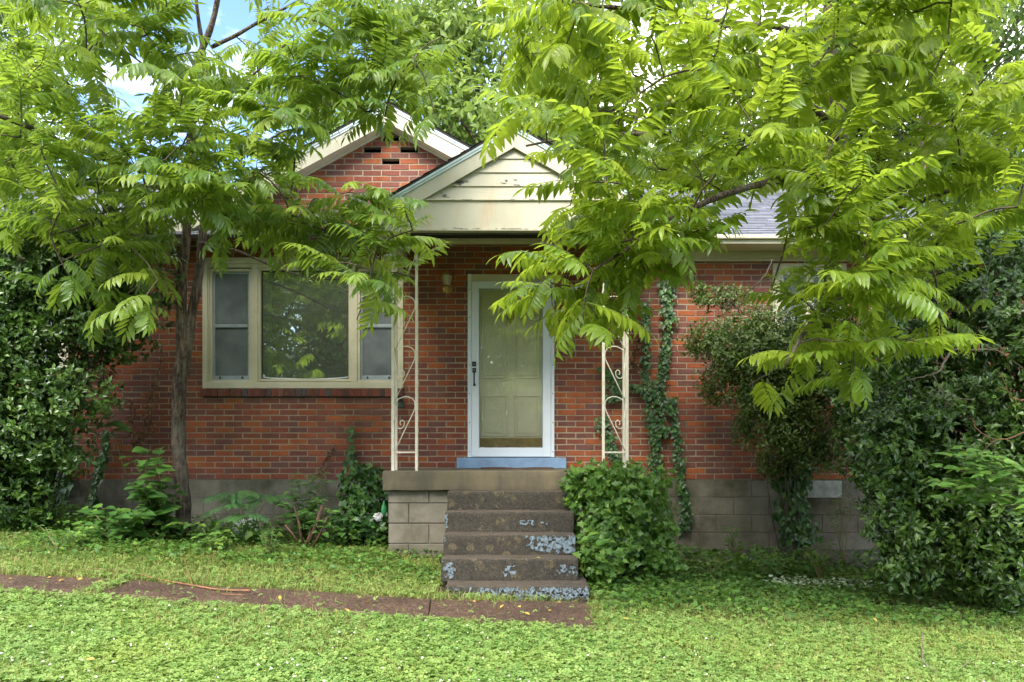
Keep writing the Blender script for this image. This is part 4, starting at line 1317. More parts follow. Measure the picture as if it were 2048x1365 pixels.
rt = thing('walnut_tree', 'walnut tree with bright yellow-green leaves reaching over the right half of the house', 'tree', (wx(1850, 9.1), 9.1, ground(wx(1850, 9.1), 9.1)))
R_limbs = [
    [(1850, 1160, 9.1, .15), (1848, 1060, 9.1, .12), (1835, 900, 8.9, .11), (1810, 700, 8.5, .105), (1780, 560, 8.1, .10), (1752, 440, 7.9, .085), (1700, 352, 7.7, .07), (1685, 290, 7.6, .06), (1668, 150, 7.4, .05), (1655, 0, 7.2, .035), (1650, -150, 7.1, .02)],
    [(1680, 262, 7.6, .035), (1640, 225, 7.2, .03), (1615, 205, 6.9, .028), (1690, 170, 6.5, .022), (1735, 112, 6.3, .018), (1770, 50, 6.1, .012), (1778, -20, 6.0, .008)],
    [(1640, 222, 7.2, .02), (1560, 190, 6.7, .018), (1500, 182, 6.4, .015), (1430, 176, 6.1, .012), (1385, 190, 5.9, .007)],
    [(1720, 380, 7.8, .04), (1640, 350, 7.3, .034), (1560, 358, 6.9, .03), (1480, 385, 6.5, .026), (1400, 412, 6.1, .021), (1320, 450, 5.8, .017), (1250, 500, 5.6, .012), (1190, 540, 5.5, .008)],
    [(1775, 560, 8.0, .04), (1720, 560, 7.2, .03), (1660, 600, 6.4, .022), (1610, 660, 5.9, .015), (1570, 730, 5.6, .009)],
    [(1770, 520, 8.0, .035), (1820, 540, 7.0, .026), (1860, 590, 6.3, .018), (1900, 640, 6.0, .010)],
    [(1662, 90, 7.3, .03), (1560, 55, 6.9, .026), (1440, 45, 6.4, .021), (1330, 20, 6.0, .017), (1210, 15, 5.7, .013), (1110, 0, 5.5, .009)],
    [(1680, 270, 7.6, .03), (1540, 280, 6.9, .024), (1400, 270, 6.3, .019), (1270, 265, 5.9, .015), (1150, 270, 5.7, .01), (1050, 290, 5.7, .007)],
    [(1695, 330, 7.7, .03), (1800, 300, 7.0, .024), (1880, 250, 6.5, .019), (1960, 190, 6.2, .013), (2060, 150, 6.0, .009)],
    [(1745, 425, 7.9, .03), (1850, 400, 7.1, .022), (1930, 370, 6.6, .016), (2060, 340, 6.2, .01)],
]
R_map = parse({
    -2: '1 2 3 3 3 3 3 3 3 3 3 3 3 3 3 3 3 3 3', -1: '1 2 3 3 3 3 3 3 3 3 3 3 3 3 3 3 2 2 2',
    0: '2 4 5 5 5 5 5 4 3 5 5 5 5 5 5 4 2 1 2', 1: '1 4 4 5 5 5 5 5 5 5 5 5 5 5 5 4 3 3 3', 2: '1 3 4 5 5 5 5 5 5 5 5 5 5 5 5 5 5 4 4',
    3: '1 2 4 4 5 5 5 5 5 5 5 5 4 5 5 5 4 4 4', 4: '1 3 3 4 5 5 5 5 5 5 4 4 4 4 4 4 4 4 4', 5: '0 1 3 5 5 5 5 5 4 5 5 4 4 4 4 4 4 4 4',
    6: '0 2 5 6 5 5 5 4 3 5 6 5 4 4 4 2 2 3 3', 7: '0 1 1 3 4 5 5 4 1 3 5 5 5 4 3 2 1 0 0', 8: '1 3 3 4 5 5 3 2 1 1 4 5 5 5 4 2 1 0 0',
    9: '0 1 3 4 3 0 0 0 0 1 4 5 5 5 5 4 1 0 0', 10: '0 1 2 3 0 0 0 0 0 1 3 4 4 3 3 1 0 0 0', 11: '0 0 0 0 0 0 0 0 1 3 3 3 0 0 0 0 0 0 0', 12: '0 0 0 0 0 0 0 0 1 2 0 0 0 0 0 0 0 0 0'}, 15)
def R_dr(px, py):
    if py > 450: return (5.2, 6.6) if px > 1380 else (5.3, 6.2)
    if px < 1300: return (5.2, 6.9)
    return (5.0, 7.4)
def R_clear(px, py):
    if py > 470 and 1400 < px < 1480 : return True
    if py > 560 and 1290 < px < 1455: return True
    if px < 985 : return True
    if 1530 < px < 1600 and -20 < py < 45: return True
    if px > 1960 and -20 < py < 90: return True
    if px < 1075 and 300 < py < 470: return True
    if px < 1150 and 280 < py < 450 and R.random() < .6: return True
    if px < 1075 and py > 590: return True
    if px < 1300 and py > 690: return True
    return py > 800 or (1480 < px < 1560 and 400 < py < 465) or (px > 1990 and py > 440) or (px > 1750 and py > 760)
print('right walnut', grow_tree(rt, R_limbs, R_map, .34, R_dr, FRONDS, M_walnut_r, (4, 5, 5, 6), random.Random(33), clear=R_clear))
for (px, py, d) in ((1338, 198, 5.8), (1362, 480, 5.7), (1800, 470, 6.4), (1880, 372, 6.3), (1345, 205, 5.85)):
    c = P(px, py, d)
    m = MB(); m.lathe(c, [(0, -.022), (.013, -.018), (.021, -.006), (.022, .006), (.014, .018), (.0, .023)], 10); m.build('walnut', M_nut, rt)

# ------------------------------------------------------------------ shrubs
def sprigs(centres, normals, per, rr, tmpl_n, spread=1.1, size=(.8, 1.2), updir=.3):
    n = len(centres)
    C = np.repeat(centres, per, axis=0); N = np.repeat(normals, per, axis=0)
    m = len(C); C = C + N * NR.uniform(0, .05, n).repeat(per)[:, None]
    rnd = NR.normal(size=(m, 3))
    T1 = np.cross(N, np.array([0.13, 0.2, 1.0])); T1 /= np.linalg.norm(T1, axis=1, keepdims=True); T2 = np.cross(N, T1)
    a = np.tile(np.arange(per) * 2.4, n) + np.repeat(NR.uniform(0, 6.28, n), per)
    X = N * .55 + T1 * np.cos(a)[:, None] + T2 * np.sin(a)[:, None] + rnd * .3 * spread
    X[:, 2] += updir * .7
    U = N + NR.normal(size=(m, 3)) * .35; U[:, 2] += .6
    pos = C + NR.normal(size=(m, 3)) * .018
    M = frames(X, U) * NR.uniform(size[0], size[1], m)[:, None, None]
    return pos, M, NR.integers(0, tmpl_n, m)

def blob_points(blobs, n, thick=.25, fill=.25):
    """Points near the surface of ellipsoids (px, py, d, rx, ry in pixels, rd in metres)."""
    vol = np.array([b[3] * b[4] for b in blobs], float); vol /= vol.sum()
    cnt = NR.multinomial(n, vol)
    C, N = [], []
    for b, k in zip(blobs, cnt):
        c = np.array(P(b[0], b[1], b[2])); s = np.array([b[3] * b[2] / F, b[5], b[4] * b[2] / F])
        v = NR.normal(size=(k, 3)); v /= np.linalg.norm(v, axis=1, keepdims=True)
        v[:, 1] = np.where(v[:, 1] > .3, -v[:, 1], v[:, 1])
        r = 1 - np.abs(NR.normal(0, thick, k))
        r = np.where(NR.random(k) < fill, NR.random(k), r)
        # lumpy surface
        lump = np.array([mnoise.noise(Vector((x * 3.1 + b[0], y * 3.1, z * 3.1))) for x, y, z in v]) * .42
        p = c + v * s * np.clip(r + lump, 0.05, 1.3)[:, None]
        C.append(p); N.append(v)
    return np.concatenate(C), np.concatenate(N)

def shrub(name, label, cat, base, blobs, n, per, tmpl, mat, stems=(), size=(.8, 1.2), keep=300, rest='foliage', spread=1.1, group=None, thick=.25, fill=.25, stem_mat=None, twigs=30, tr=.012):
    root = thing(name, label, cat, base, group)
    C, N = blob_points(blobs, n, thick, fill)
    ok = np.array([p[2] > ground(p[0], p[1]) + .01 and p[1] < 9.96 for p in C])
    C, N = C[ok], N[ok]
    pos, M, vi = sprigs(C, N, per, None, len(tmpl), spread, size)
    ok = pos[:, 1] < 9.97
    pos, M, vi = pos[ok], M[ok], vi[ok]
    scatter_parts(root, 'leaf', rest, tmpl, vi, M, pos, (np.repeat(NR.random(len(C)), per)[ok] * .8 + NR.random(len(pos)) * .2), mat, keep)
    m = MB()
    bz = Vector(base)
    for s in stems:
        pts = [Vector(q) for q in s[0]]
        m.tube(pts, s[1], 7)
    rr = random.Random(len(label))
    for _ in range(twigs):
        q = Vector(C[rr.randrange(len(C))])
        b0 = bz + Vector((rr.uniform(-.15, .15), rr.uniform(-.1, .1), 0))
        mid = b0.lerp(q, .5) + Vector((rr.uniform(-.15, .15), rr.uniform(-.1, .1), .15 + .2 * rr.random()))
        pts = [b0 * (1 - t) ** 2 + mid * 2 * t * (1 - t) + q * t * t for t in np.linspace(0, 1, 8)]
        m.tube(pts, [tr * (1 - .75 * t) + .002 for t in np.linspace(0, 1, 8)], 5, False)
    if m.v: m.build('stems', stem_mat or M_twig, root)
    return root

bl = ground_hit(60, 1045)
shrub('holly_shrub', 'large dark glossy evergreen shrub covering the left end of the brick wall', 'shrub', (wx(60, 9.3), 9.3, ground(wx(60, 9.3), 9.3)),
      [(60, 560, 8.9, 150, 130, .6), (200, 520, 9.0, 130, 100, .5), (270, 590, 9.2, 80, 75, .35), (160, 640, 9.0, 120, 80, .5), (40, 720, 8.9, 110, 90, .6), (140, 790, 8.9, 95, 70, .5),
       (60, 860, 8.9, 90, 80, .5), (20, 640, 8.8, 90, 100, .55), (110, 900, 9.0, 80, 60, .4), (30, 980, 9.0, 80, 70, .4), (-60, 760, 8.8, 120, 250, .7), (60, 945, 9.2, 60, 60, .35), (240, 480, 9.2, 90, 60, .4), (230, 680, 9.3, 70, 45, .25)], 5600, 7, SMALL, M_holly, size=(1.05, 1.55), twigs=60)
shrub('holly_shrub', 'huge dark glossy evergreen shrub filling the right end of the house front', 'shrub', (wx(1950, 8.9), 8.9, ground(wx(1950, 8.9), 8.9)),
      [(1900, 520, 8.8, 160, 120, .6), (2000, 640, 8.4, 130, 170, .7), (1840, 680, 8.7, 110, 120, .5), (1780, 820, 8.7, 110, 100, .5), (1730, 760, 9.0, 90, 110, .4), (1900, 860, 8.3, 140, 130, .7),
       (1990, 1000, 8.0, 110, 150, .7), (1830, 960, 8.5, 110, 80, .55), (1930, 1110, 8.1, 90, 95, .55), (2080, 850, 8.0, 150, 340, .9), (1730, 880, 9.1, 60, 60, .3), (1780, 900, 7.9, 70, 110, .3), (1800, 1040, 7.9, 70, 90, .3), (1780, 700, 7.8, 60, 80, .25), (1810, 1140, 7.8, 60, 50, .25), (1990, 440, 8.9, 120, 70, .6), (2010, 1150, 7.8, 70, 80, .5), (1860, 1060, 8.6, 45, 60, .3), (1760, 930, 8.9, 70, 45, .35)], 8200, 7, SMALL, M_holly, size=(1.05, 1.6), twigs=90)
shrub('privet_bush', 'loose olive-green bush spreading over the bricks right of the ivy', 'bush', (wx(1590, 9.9), 9.9, ground(wx(1590, 9.9), 9.9)),
      [(1560, 720, 9.3, 110, 90, .35), (1500, 700, 9.2, 100, 60, .3), (1500, 790, 9.3, 60, 50, .25), (1450, 740, 9.35, 50, 35, .2), (1440, 680, 9.4, 60, 40, .2), (1450, 600, 9.5, 55, 25, .15), (1590, 820, 9.4, 95, 90, .3), (1620, 740, 9.2, 90, 90, .35), (1560, 860, 9.4, 70, 60, .25), (1540, 780, 9.3, 80, 60, .3), (1600, 890, 9.6, 45, 50, .2), (1390, 690, 9.5, 30, 25, .12), (1400, 590, 9.6, 25, 22, .1), (1650, 640, 9.2, 90, 80, .35), (1490, 860, 9.6, 28, 40, .1), (1645, 890, 9.6, 45, 60, .15), (1545, 930, 9.7, 40, 26, .1), (1520, 650, 9.4, 70, 40, .2), (1425, 780, 9.6, 25, 35, .1)],
      7500, 5, [leaf_template(.050, .024, .2, .3, (0, .5, 1), (0, 1, 0)), leaf_template(.042, .022, .1, .35, (0, .5, 1), (0, 1, 0))], M_privet, size=(.8, 1.25), twigs=9, tr=.004, fill=.5, thick=.35)
# ------------------------------------------------------------------ ivy
def ivy(label, lines, base, dens, mat, tmpl=IVY, keep=120, y0=9.955, jit=.02, group='ivy climbing the house front', stem=True, name='ivy_plant'):
    """lines: polylines of (px, py, half width px) on the wall."""
    root = thing(name, label, 'ivy' if 'dead' not in label else 'vine', base, group)
    pos, X, U = [], [], []
    m = MB()
    for ln in lines:
        Ltot = 0
        for (a, b) in zip(ln[:-1], ln[1:]):
            L = math.hypot(b[0] - a[0], b[1] - a[1])
            k = int(L * (a[2] + b[2]) * dens / 100) + 1
            for _ in range(k):
                t = R.random()
                w = a[2] + (b[2] - a[2]) * t
                g = max(-1.4, min(1.4, R.gauss(0, .55)))
                wv = w * (1 + .35 * mnoise.noise(Vector((a[0] * .03, (a[1] + (b[1] - a[1]) * t) * .035, 2))))
                px = a[0] + (b[0] - a[0]) * t + g * wv
                py = a[1] + (b[1] - a[1]) * t + R.uniform(-3, 3)
                yy = y0 - abs(R.gauss(0, jit)) - .012
                p = P(px, py, yy)
                pos.append(tuple(p))
                X.append((R.gauss(0, .45) + g * .35, -.35 + R.gauss(0, .2), -1 + R.gauss(0, .3)))
                U.append((R.gauss(0, .2), -1, .55 + R.gauss(0, .2)))
        pts = [P(a[0], a[1], y0 + .015) for a in ln]
        if stem and len(pts) > 1: m.tube([tuple(q) for q in smooth_line([tuple(p) for p in pts], 5)], .006, 5)
    pos = np.array(pos); M = frames(np.array(X), np.array(U)) * NR.uniform(.75, 1.2, len(pos))[:, None, None]
    scatter_parts(root, 'leaf', 'leaves', tmpl, NR.integers(0, len(tmpl), len(pos)), M, pos, NR.random(len(pos)), mat, keep)
    if m.v: m.build('vine', M_twig, root)
    return root
ivy('ivy in two tall strands up the bricks right of the iron post', [
    [(1292, 600, 6), (1291, 700, 6), (1293, 760, 8), (1302, 800, 14)],
    [(1333, 560, 13), (1338, 640, 11), (1330, 720, 7), (1314, 780, 15), (1307, 830, 19), (1311, 880, 9), (1310, 940, 10), (1320, 1000, 12), (1322, 1060, 11)],
    [(1300, 790, 10), (1262, 770, 14)], [(1325, 870, 8), (1340, 850, 8)]], P(1318, 1090, 9.95), 8.5, M_ivy, keep=300, tmpl=IVY_S)
ivy('short ivy strand right of the two tall ones', [[(1347, 795, 9), (1342, 820, 8)], [(1352, 845, 7), (1356, 900, 8), (1362, 960, 7), (1372, 1010, 9), (1366, 1060, 10)], [(1342, 800, 6), (1352, 845, 5)]], P(1366, 1085, 9.95), 8, M_ivy, keep=150, tmpl=IVY_S)
ivy('ivy growing up behind the right iron post', [[(1200, 735, 8), (1222, 745, 14), (1238, 790, 14), (1222, 800, 16)], [(1205, 830, 12), (1215, 870, 12), (1235, 920, 9), (1238, 938, 10)]], P(1238, 940, 9.95), 8, M_ivy, keep=150, tmpl=IVY_S)
ivy('thick ivy column on the foundation below the privet bush', [[(1590, 850, 24), (1588, 900, 28), (1586, 960, 28), (1592, 1030, 32), (1600, 1085, 30)]], P(1598, 1100, 9.86), 8, M_ivy, keep=200, y0=9.86, jit=.05)
ivy('ivy sheet on the far left of the foundation', [[(20, 880, 40), (30, 960, 50), (40, 1040, 45)], [(85, 900, 18), (95, 960, 30), (90, 1035, 36)], [(130, 890, 10), (118, 940, 10)], [(125, 940, 12), (130, 985, 8)]], P(60, 1065, 9.95), 5.5, M_ivy, keep=300)
ivy('thin ivy strand slanting over bricks and foundation left of the walnut trunk', [[(214, 860, 5), (205, 920, 6), (190, 980, 9), (178, 1035, 10)]], P(175, 1055, 9.95), 7, M_ivy, keep=120)
ivy('dark ivy tuft climbing the bricks left of the porch slab', [[(707, 848, 3), (699, 880, 6), (704, 905, 6), (697, 935, 14)], [(745, 925, 7), (740, 950, 12)]], P(702, 960, 9.95), 3.5, M_ivy, keep=120)
DEAD = [leaf_template(.05, .035, .5, .8, (0, .5, 1), (0, 1, 0)), leaf_template(.04, .026, -.5, .9, (0, .5, 1), (0, 1, 0))]
ivy('dead vine with curled brown leaves on the bricks left of the walnut trunk', [[(325, 690, 3), (318, 740, 6), (303, 790, 12), (300, 850, 14), (275, 900, 10)], [(262, 800, 4), (265, 850, 8), (270, 890, 12)]], P(280, 920, 9.95), 3.2, M_deadleaf, DEAD, 120, group=None, name='dead_vine')
ivy('short dead brown vine on the bricks above the stump', [[(672, 890, 2), (660, 905, 4), (645, 930, 4), (636, 948, 3)]], P(636, 955, 9.95), 5, M_deadleaf, DEAD, 60, group=None, name='dead_vine')
ivy('reddish dry vine beside the taller ivy strand', [[(1288, 640, 3), (1278, 680, 5), (1268, 720, 4), (1282, 745, 3)]], P(1282, 760, 9.95), 5, M_deadleaf, DEAD, 60, group=None, name='dead_vine')

# mounds and weeds
shrub('ivy_mound', 'bright mound of ivy spilling over the right side of the steps', 'ivy', (wx(1230, 8.3), 8.3, ground(wx(1230, 8.3), 8.3)),
      [(1200, 985, 8.3, 60, 45, .28), (1250, 1010, 8.3, 65, 60, .35), (1205, 1060, 8.2, 50, 55, .35), (1250, 1090, 8.3, 62, 45, .35), (1200, 1120, 7.9, 45, 35, .3), (1290, 980, 8.7, 35, 30, .3), (1165, 975, 8.2, 30, 18, .12), (1300, 1110, 8.3, 50, 28, .3), (1215, 955, 8.4, 35, 18, .2), (1285, 1040, 8.6, 60, 60, .35), (1190, 965, 8.25, 40, 18, .15)] + [(px_, py_, 8.2, 20, 14, .12) for px_, py_ in ((1140, 962), (1178, 945), (1255, 945), (1300, 1000), (1335, 1060), (1340, 1125), (1290, 1150), (1215, 1160), (1172, 1145), (1155, 1010), (1325, 960))],
      2600, 2, IVY, M_ivy_light, spread=1.8, fill=.15, thick=.2, size=(.6, 1.2))
shrub('ivy_mound', 'dark ivy clump against the bricks left of the porch base', 'ivy', (wx(725, 9.2), 9.2, ground(wx(725, 9.2), 9.2)),
      [(725, 960, 9.4, 38, 28, .25), (735, 1000, 9.3, 45, 40, .3), (715, 1040, 9.2, 42, 38, .3), (745, 1050, 9.2, 30, 30, .25)], 620, 2, IVY, M_ivy, spread=1.4, fill=.1)
def weed(name, label, cat, base, tips, tmpl, mat, per=7, size=(.8, 1.2), stem_r=.005, group=None, leaf_name='leaf', arch=.25, smat=None, start=.25, keep=300):
    """A plant of stems that carry single leaves along them."""
    root = thing(name, label, cat, base, group)
    m = MB(); pos, X, U = [], [], []
    b0 = Vector(base)
    for tp in tips:
        q = Vector(tp)
        mid = b0.lerp(q, .5) + Vector((R.uniform(-.05, .05), R.uniform(-.05, .05), arch * (q - b0).length))
        pts = [b0 * (1 - t) ** 2 + mid * 2 * t * (1 - t) + q * t * t for t in np.linspace(0, 1, 9)]
        m.tube(pts, [stem_r * (1 - .6 * t) for t in np.linspace(0, 1, 9)], 6)
        for k in range(per):
            t = start + (1 - start) * (k + R.uniform(0, .5)) / (per - .5); t = min(t, 1)
            c = b0 * (1 - t) ** 2 + mid * 2 * t * (1 - t) + q * t * t
            a = k * 2.4 + R.random()
            X.append((math.cos(a), math.sin(a) - .2, R.uniform(-.1, .5))); U.append((R.uniform(-.2, .2), -.45 + R.uniform(-.2, .2), 1)); pos.append(tuple(c))
    pos = np.array(pos); M = frames(np.array(X), np.array(U)) * NR.uniform(size[0], size[1], len(pos))[:, None, None]
    scatter_parts(root, leaf_name, 'foliage', tmpl, NR.integers(0, len(tmpl), len(pos)), M, pos, NR.random(len(pos)), mat, keep)
    m.build('stem', smat or M_weedstem, root)
    return root
M_weedstem = surface('green_stem', (.14, .17, .05), (.2, .13, .06), 9, .6, 0)
def fan(cx, cy, d, sx, sy, n, sd=.25):
    return [P(cx + R.uniform(-sx, sx), cy + R.uniform(-sy, sy), d + R.uniform(-sd, sd)) for _ in range(n)]
weed('broadleaf_weed', 'tall weed with broad heart-shaped leaves beside the walnut trunk', 'weed', ground_hit(315, 1085), fan(300, 960, 8.7, 65, 75, 11) + fan(310, 905, 8.7, 30, 20, 3) + fan(330, 1010, 8.7, 55, 45, 9), HEART, M_weed, 8, (.85, 1.4), .006)
weed('broadleaf_weed', 'low broad-leaved weed left of the tall one by the trunk', 'weed', ground_hit(240, 1095), fan(225, 1040, 8.5, 70, 28, 16), HEART[:2], M_weed, 7, (.8, 1.3), .005)
weed('broadleaf_weed', 'long vine shoot with big drooping leaves leaning from the left shrub', 'weed', P(256, 965, 9.3), [P(208, 815, 9.3), P(215, 835, 9.2)], HEART, M_weed, 4, (1.1, 1.6), .004, arch=.05, start=.75)
MIM = [make_frond(rf_, 13, .34, .085, .26, .5, (.0, .35), simple=True) for _ in range(4)]
def fern_weed(label, base, tips):
    root = thing('mimosa_seedling', label, 'weed', base)
    pos, X, U = [], [], []
    m = MB(); b0 = Vector(base)
    for q in tips:
        m.tube([b0, b0.lerp(q, .5) + Vector((0, 0, .08)), q], [.006, .004, .003], 6)
        for k in range(4):
            a = R.uniform(-.4, .4) + k * 1.57
            pos.append(tuple(q)); X.append((math.cos(a), math.sin(a) * .6 - .2, R.uniform(-.2, .35))); U.append((0, -.5, 1))
    pos = np.array(pos); M = frames(np.array(X), np.array(U)) * NR.uniform(.7, 1.05, len(pos))[:, None, None]
    scatter_parts(root, 'leaf', 'foliage', MIM, NR.integers(0, 4, len(pos)), M, pos, NR.random(len(pos)), M_mimosa, 300)
    m.build('stem', M_weedstem, root)
fern_weed('feathery mimosa seedling against the foundation below the picture window', ground_hit(500, 1085), [P(470, 985, 9.0), P(520, 990, 9.2), P(455, 1012, 8.9), P(490, 1030, 8.8), P(535, 1000, 9.1)])
OVAL = [leaf_template(.07, .028, .2, .3), leaf_template(.085, .032, .3, .3)]
weed('leafy_sapling', 'leafy green shoots sprouting round the cut stump', 'sapling', ground_hit(610, 1085), fan(612, 985, 8.9, 45, 40, 16) + fan(580, 1030, 8.7, 35, 30, 12) + fan(650, 1050, 8.7, 35, 30, 10), OVAL, M_weed, 14, (.8, 1.3), .004)
weed('leafy_sapling', 'thin-stemmed sapling standing alone by the foundation under the vent cover', 'sapling', P(1688, 1135, 9.4), [P(1688, 985, 9.4), P(1670, 1000, 9.4), P(1700, 1000, 9.35), P(1655, 1030, 9.4)], SMALL, M_ivy_light, 14, (.8, 1.2), .006, start=.6)
weed('leafy_sapling', 'bright-leaved seedling between the steps and the ivy mound', 'sapling', P(1190, 1150, 7.85), fan(1188, 1085, 7.8, 22, 25, 4), HEART[:2], M_bright, 6, (.6, .9), .004)
weed('leafy_sapling', 'small yellow-green seedling at the foundation right of the ivy strands', 'sapling', P(1465, 1110, 9.6), fan(1460, 1065, 9.5, 18, 12, 5), OVAL, M_bright, 7, (.7, 1.0), .004)
weed('broadleaf_shrub', 'pale green broad-leaved shrub in front of the dark evergreen on the right', 'shrub', P(2200, 1060, 6.7), fan(1930, 930, 6.5, 75, 50, 18) + fan(2010, 970, 6.4, 50, 70, 16) + fan(1900, 990, 6.7, 50, 30, 8), HEART[:2], M_bright, 8, (.6, 1.0), .003, arch=.1, start=.72)
for i, (px, py, h, w, lab) in enumerate(((120, 1085, 35, 50, 'low leafy weeds at the foot of the left evergreen'), (430, 1085, 40, 40, 'weeds at the foundation right of the walnut trunk'), (1420, 1140, 45, 50, 'weeds at the foundation right of the ivy'),
                                        (1540, 1145, 55, 45, 'taller weeds below the thick ivy column'), (1640, 1140, 60, 40, 'dark seedlings beside the thin-stemmed sapling'), (1760, 1160, 45, 50, 'weeds in the deep shade under the right evergreen'), (540, 1090, 45, 25, 'weeds between the white bag and the stump'), (170, 1080, 30, 40, 'weeds under the thin ivy strand'), (1340, 1120, 40, 30, 'weeds at the foot of the two tall ivy strands'))):
    b = ground_hit(px, py + 25)
    d = b.y
    weed('weed_clump', lab, 'weeds', b, [P(px + R.uniform(-w, w), py - R.uniform(0, h), d + R.uniform(-.2, .3)) for _ in range(12)], [HEART[1], OVAL[0]] if i % 2 else OVAL, M_ivy_light if i % 3 else M_weed, 7, (.5, .85), .004, keep=120)

# stump with split wood
sg_ = thing('tree_stump', 'split reddish stump of cut stems among the shoots left of the porch', 'stump', ground_hit(625, 1100))
for (a, b, r) in (((618, 1085), (645, 1012), .026), ((605, 1085), (588, 1012), .014), ((612, 1090), (622, 1055), .016), ((625, 1095), (654, 1035), .012), ((598, 1088), (570, 1050), .01)):
    d = 8.75
    p0, p1 = P(a[0], a[1], d), P(b[0], b[1], d)
    MB().tube([p0, p0.lerp(p1, .5) + Vector((.01, 0, 0)), p1], [r, r * .9, r * .75], 9).build('stem', M_cutwood, sg_)

# litter
def crumple(name, label, cat, c, s, mat, seed, sub=3):
    bm = bmesh.new(); bmesh.ops.create_icosphere(bm, subdivisions=sub, radius=1)
    for v in bm.verts:
        n = mnoise.noise_vector(v.co * 1.6 + Vector((seed, 0, 0))); n2 = mnoise.noise_vector(v.co * 4 + Vector((0, seed, 0)))
        v.co = v.co + n * .45 + n2 * .16
        v.co = Vector((c[0] + v.co.x * s[0], c[1] + v.co.y * s[1], c[2] + v.co.z * s[2]))
    bm.verts.index_update()
    m = MB(); m.add([v.co[:] for v in bm.verts], [[v.index for v in f.verts] for f in bm.faces]); bm.free()
    return tag(m.build(name, mat), label, cat)
g1 = ground_hit(485, 1085)
crumple('plastic_bag', 'crumpled white bag lying among weeds below the picture window', 'bag', P(492, 1058, g1.y), (.14, .08, .10), M_bag, 3)
crumple('plastic_bag', 'torn white plastic scrap beside the left face of the porch base', 'bag', P(756, 1035, 9.0), (.05, .05, .045), M_bag, 8)
gb = MB(); c = P(768, 1018, 9.05)
gb.lathe(c, [(0, -.09), (.032, -.088), (.034, -.02), (.03, .02), (.012, .06), (.012, .085), (0, .086)], 12)
tag(gb.build('plastic_bottle', M_green), 'green bottle wedged in ivy against the porch base', 'bottle')
crumple('black_sack', 'small black plastic sack under the left evergreen', 'sack', ground_hit(80, 1065) + Vector((0, .3, .05)), (.14, .08, .05), M_blackplastic, 5)
crumple('white_shard', 'small white shard lying in the ground cover right of the steps', 'litter', ground_hit(1548, 1172) + Vector((0, 0, .04)), (.03, .02, .03), M_bag, 6, 2)

# sticks
def stick(name, label, cat, lines, mat):
    m = MB()
    for ln in lines:
        pts = []
        for (px, py, dz, r) in ln:
            p = ground_hit(px, py); pts.append((p.x, p.y, p.z + dz, r))
        sp = smooth_line(pts, 6)
        m.tube([q[:3] for q in sp], [max(q[3], .001) for q in sp], 7)
    return tag(m.build(name, mat), label, cat)
stick('fallen_branch', 'long bare orange-brown branch lying across the path', 'branch', [
    [(500, 1192, .04, .008), (440, 1189, .035, .008), (385, 1180, .035, .007), (320, 1168, .035, .006), (270, 1157, .04, .005), (215, 1150, .045, .004), (170, 1148, .04, .003), (120, 1151, .035, .002)],
    [(386, 1182, .035, .004), (377, 1162, .07, .003), (368, 1142, .11, .0025)]], M_stick)
stick('fallen_twig', 'thin grey twig lying in the clover at the lower right', 'twig', [
    [(1845, 1300, .12, .004), (1846, 1322, .09, .005), (1846, 1340, .06, .006), (1862, 1354, .05, .004), (1875, 1362, .05, .002)],
    [(1895, 1362, .04, .003), (1925, 1352, .06, .003), (1942, 1345, .08, .002)]], M_deadwood)
stick('fallen_twig', 'short pale twig on the path near the branch end', 'twig', [[(440, 1196, .03, .003), (488, 1199, .03, .003)]], M_stick)
def bare(label, lines, mat=M_deadwood, base=None):
    m = MB(); rr = random.Random(4)
    for ln in lines:
        sp = smooth_line([(*P(a, b, c), r) for a, b, c, r in ln], 6)
        sp = [(q[0] + rr.uniform(-.006, .006), q[1] + rr.uniform(-.006, .006), q[2] + rr.uniform(-.006, .006), q[3]) for q in sp]
        m.tube([q[:3] for q in sp], [max(q[3], .0015) for q in sp], 6)
        for _ in range(5):
            q = sp[rr.randrange(len(sp) // 3, len(sp))]
            e = Vector(q[:3]) + Vector((rr.uniform(-.16, .16), rr.uniform(-.05, .05), rr.uniform(-.14, .06)))
            m.tube([q[:3], Vector(q[:3]).lerp(e, .5) + Vector((0, 0, .015)), e], [.003, .0025, .0015], 5)
    return tag(m.build('bare_branch', mat), label, 'branch')
bare('pale lichen-grey bare branches in front of the right evergreen', [
    [(1990, 700, 7.6, .008), (1920, 700, 7.5, .008), (1900, 705, 7.4, .010), (1880, 740, 7.3, .010), (1860, 750, 7.3, .007), (1820, 760, 7.3, .004)], [(1900, 705, 7.4, .008), (1898, 680, 7.4, .005), (1880, 665, 7.4, .003)],
    [(1865, 748, 7.3, .006), (1880, 775, 7.3, .005), (1910, 795, 7.2, .004), (1945, 800, 7.2, .003)], [(2048, 740, 7.6, .006), (2000, 705, 7.5, .006), (1940, 680, 7.4, .004)]])
bare('dark bare twigs hanging before the bricks under the right eave', [
    [(1545, 520, 8.6, .007), (1530, 550, 8.5, .006), (1500, 580, 8.4, .006), (1465, 600, 8.4, .005), (1430, 622, 8.3, .003)], [(1500, 580, 8.4, .005), (1480, 615, 8.3, .004), (1475, 626, 8.3, .002)],
    [(1535, 590, 8.6, .004), (1515, 620, 8.5, .003), (1478, 628, 8.4, .002)], [(1465, 600, 8.4, .004), (1455, 575, 8.4, .003), (1442, 560, 8.4, .002)]], M_twig)
bare('thin brown twigs arching from the lower right evergreen', [[(1945, 840, 6.9, .004), (1960, 865, 6.9, .004), (2000, 880, 6.8, .004), (2060, 860, 6.8, .005)], [(2000, 745, 6.9, .003), (2025, 795, 6.9, .003), (2060, 800, 6.9, .004)]], M_stick)

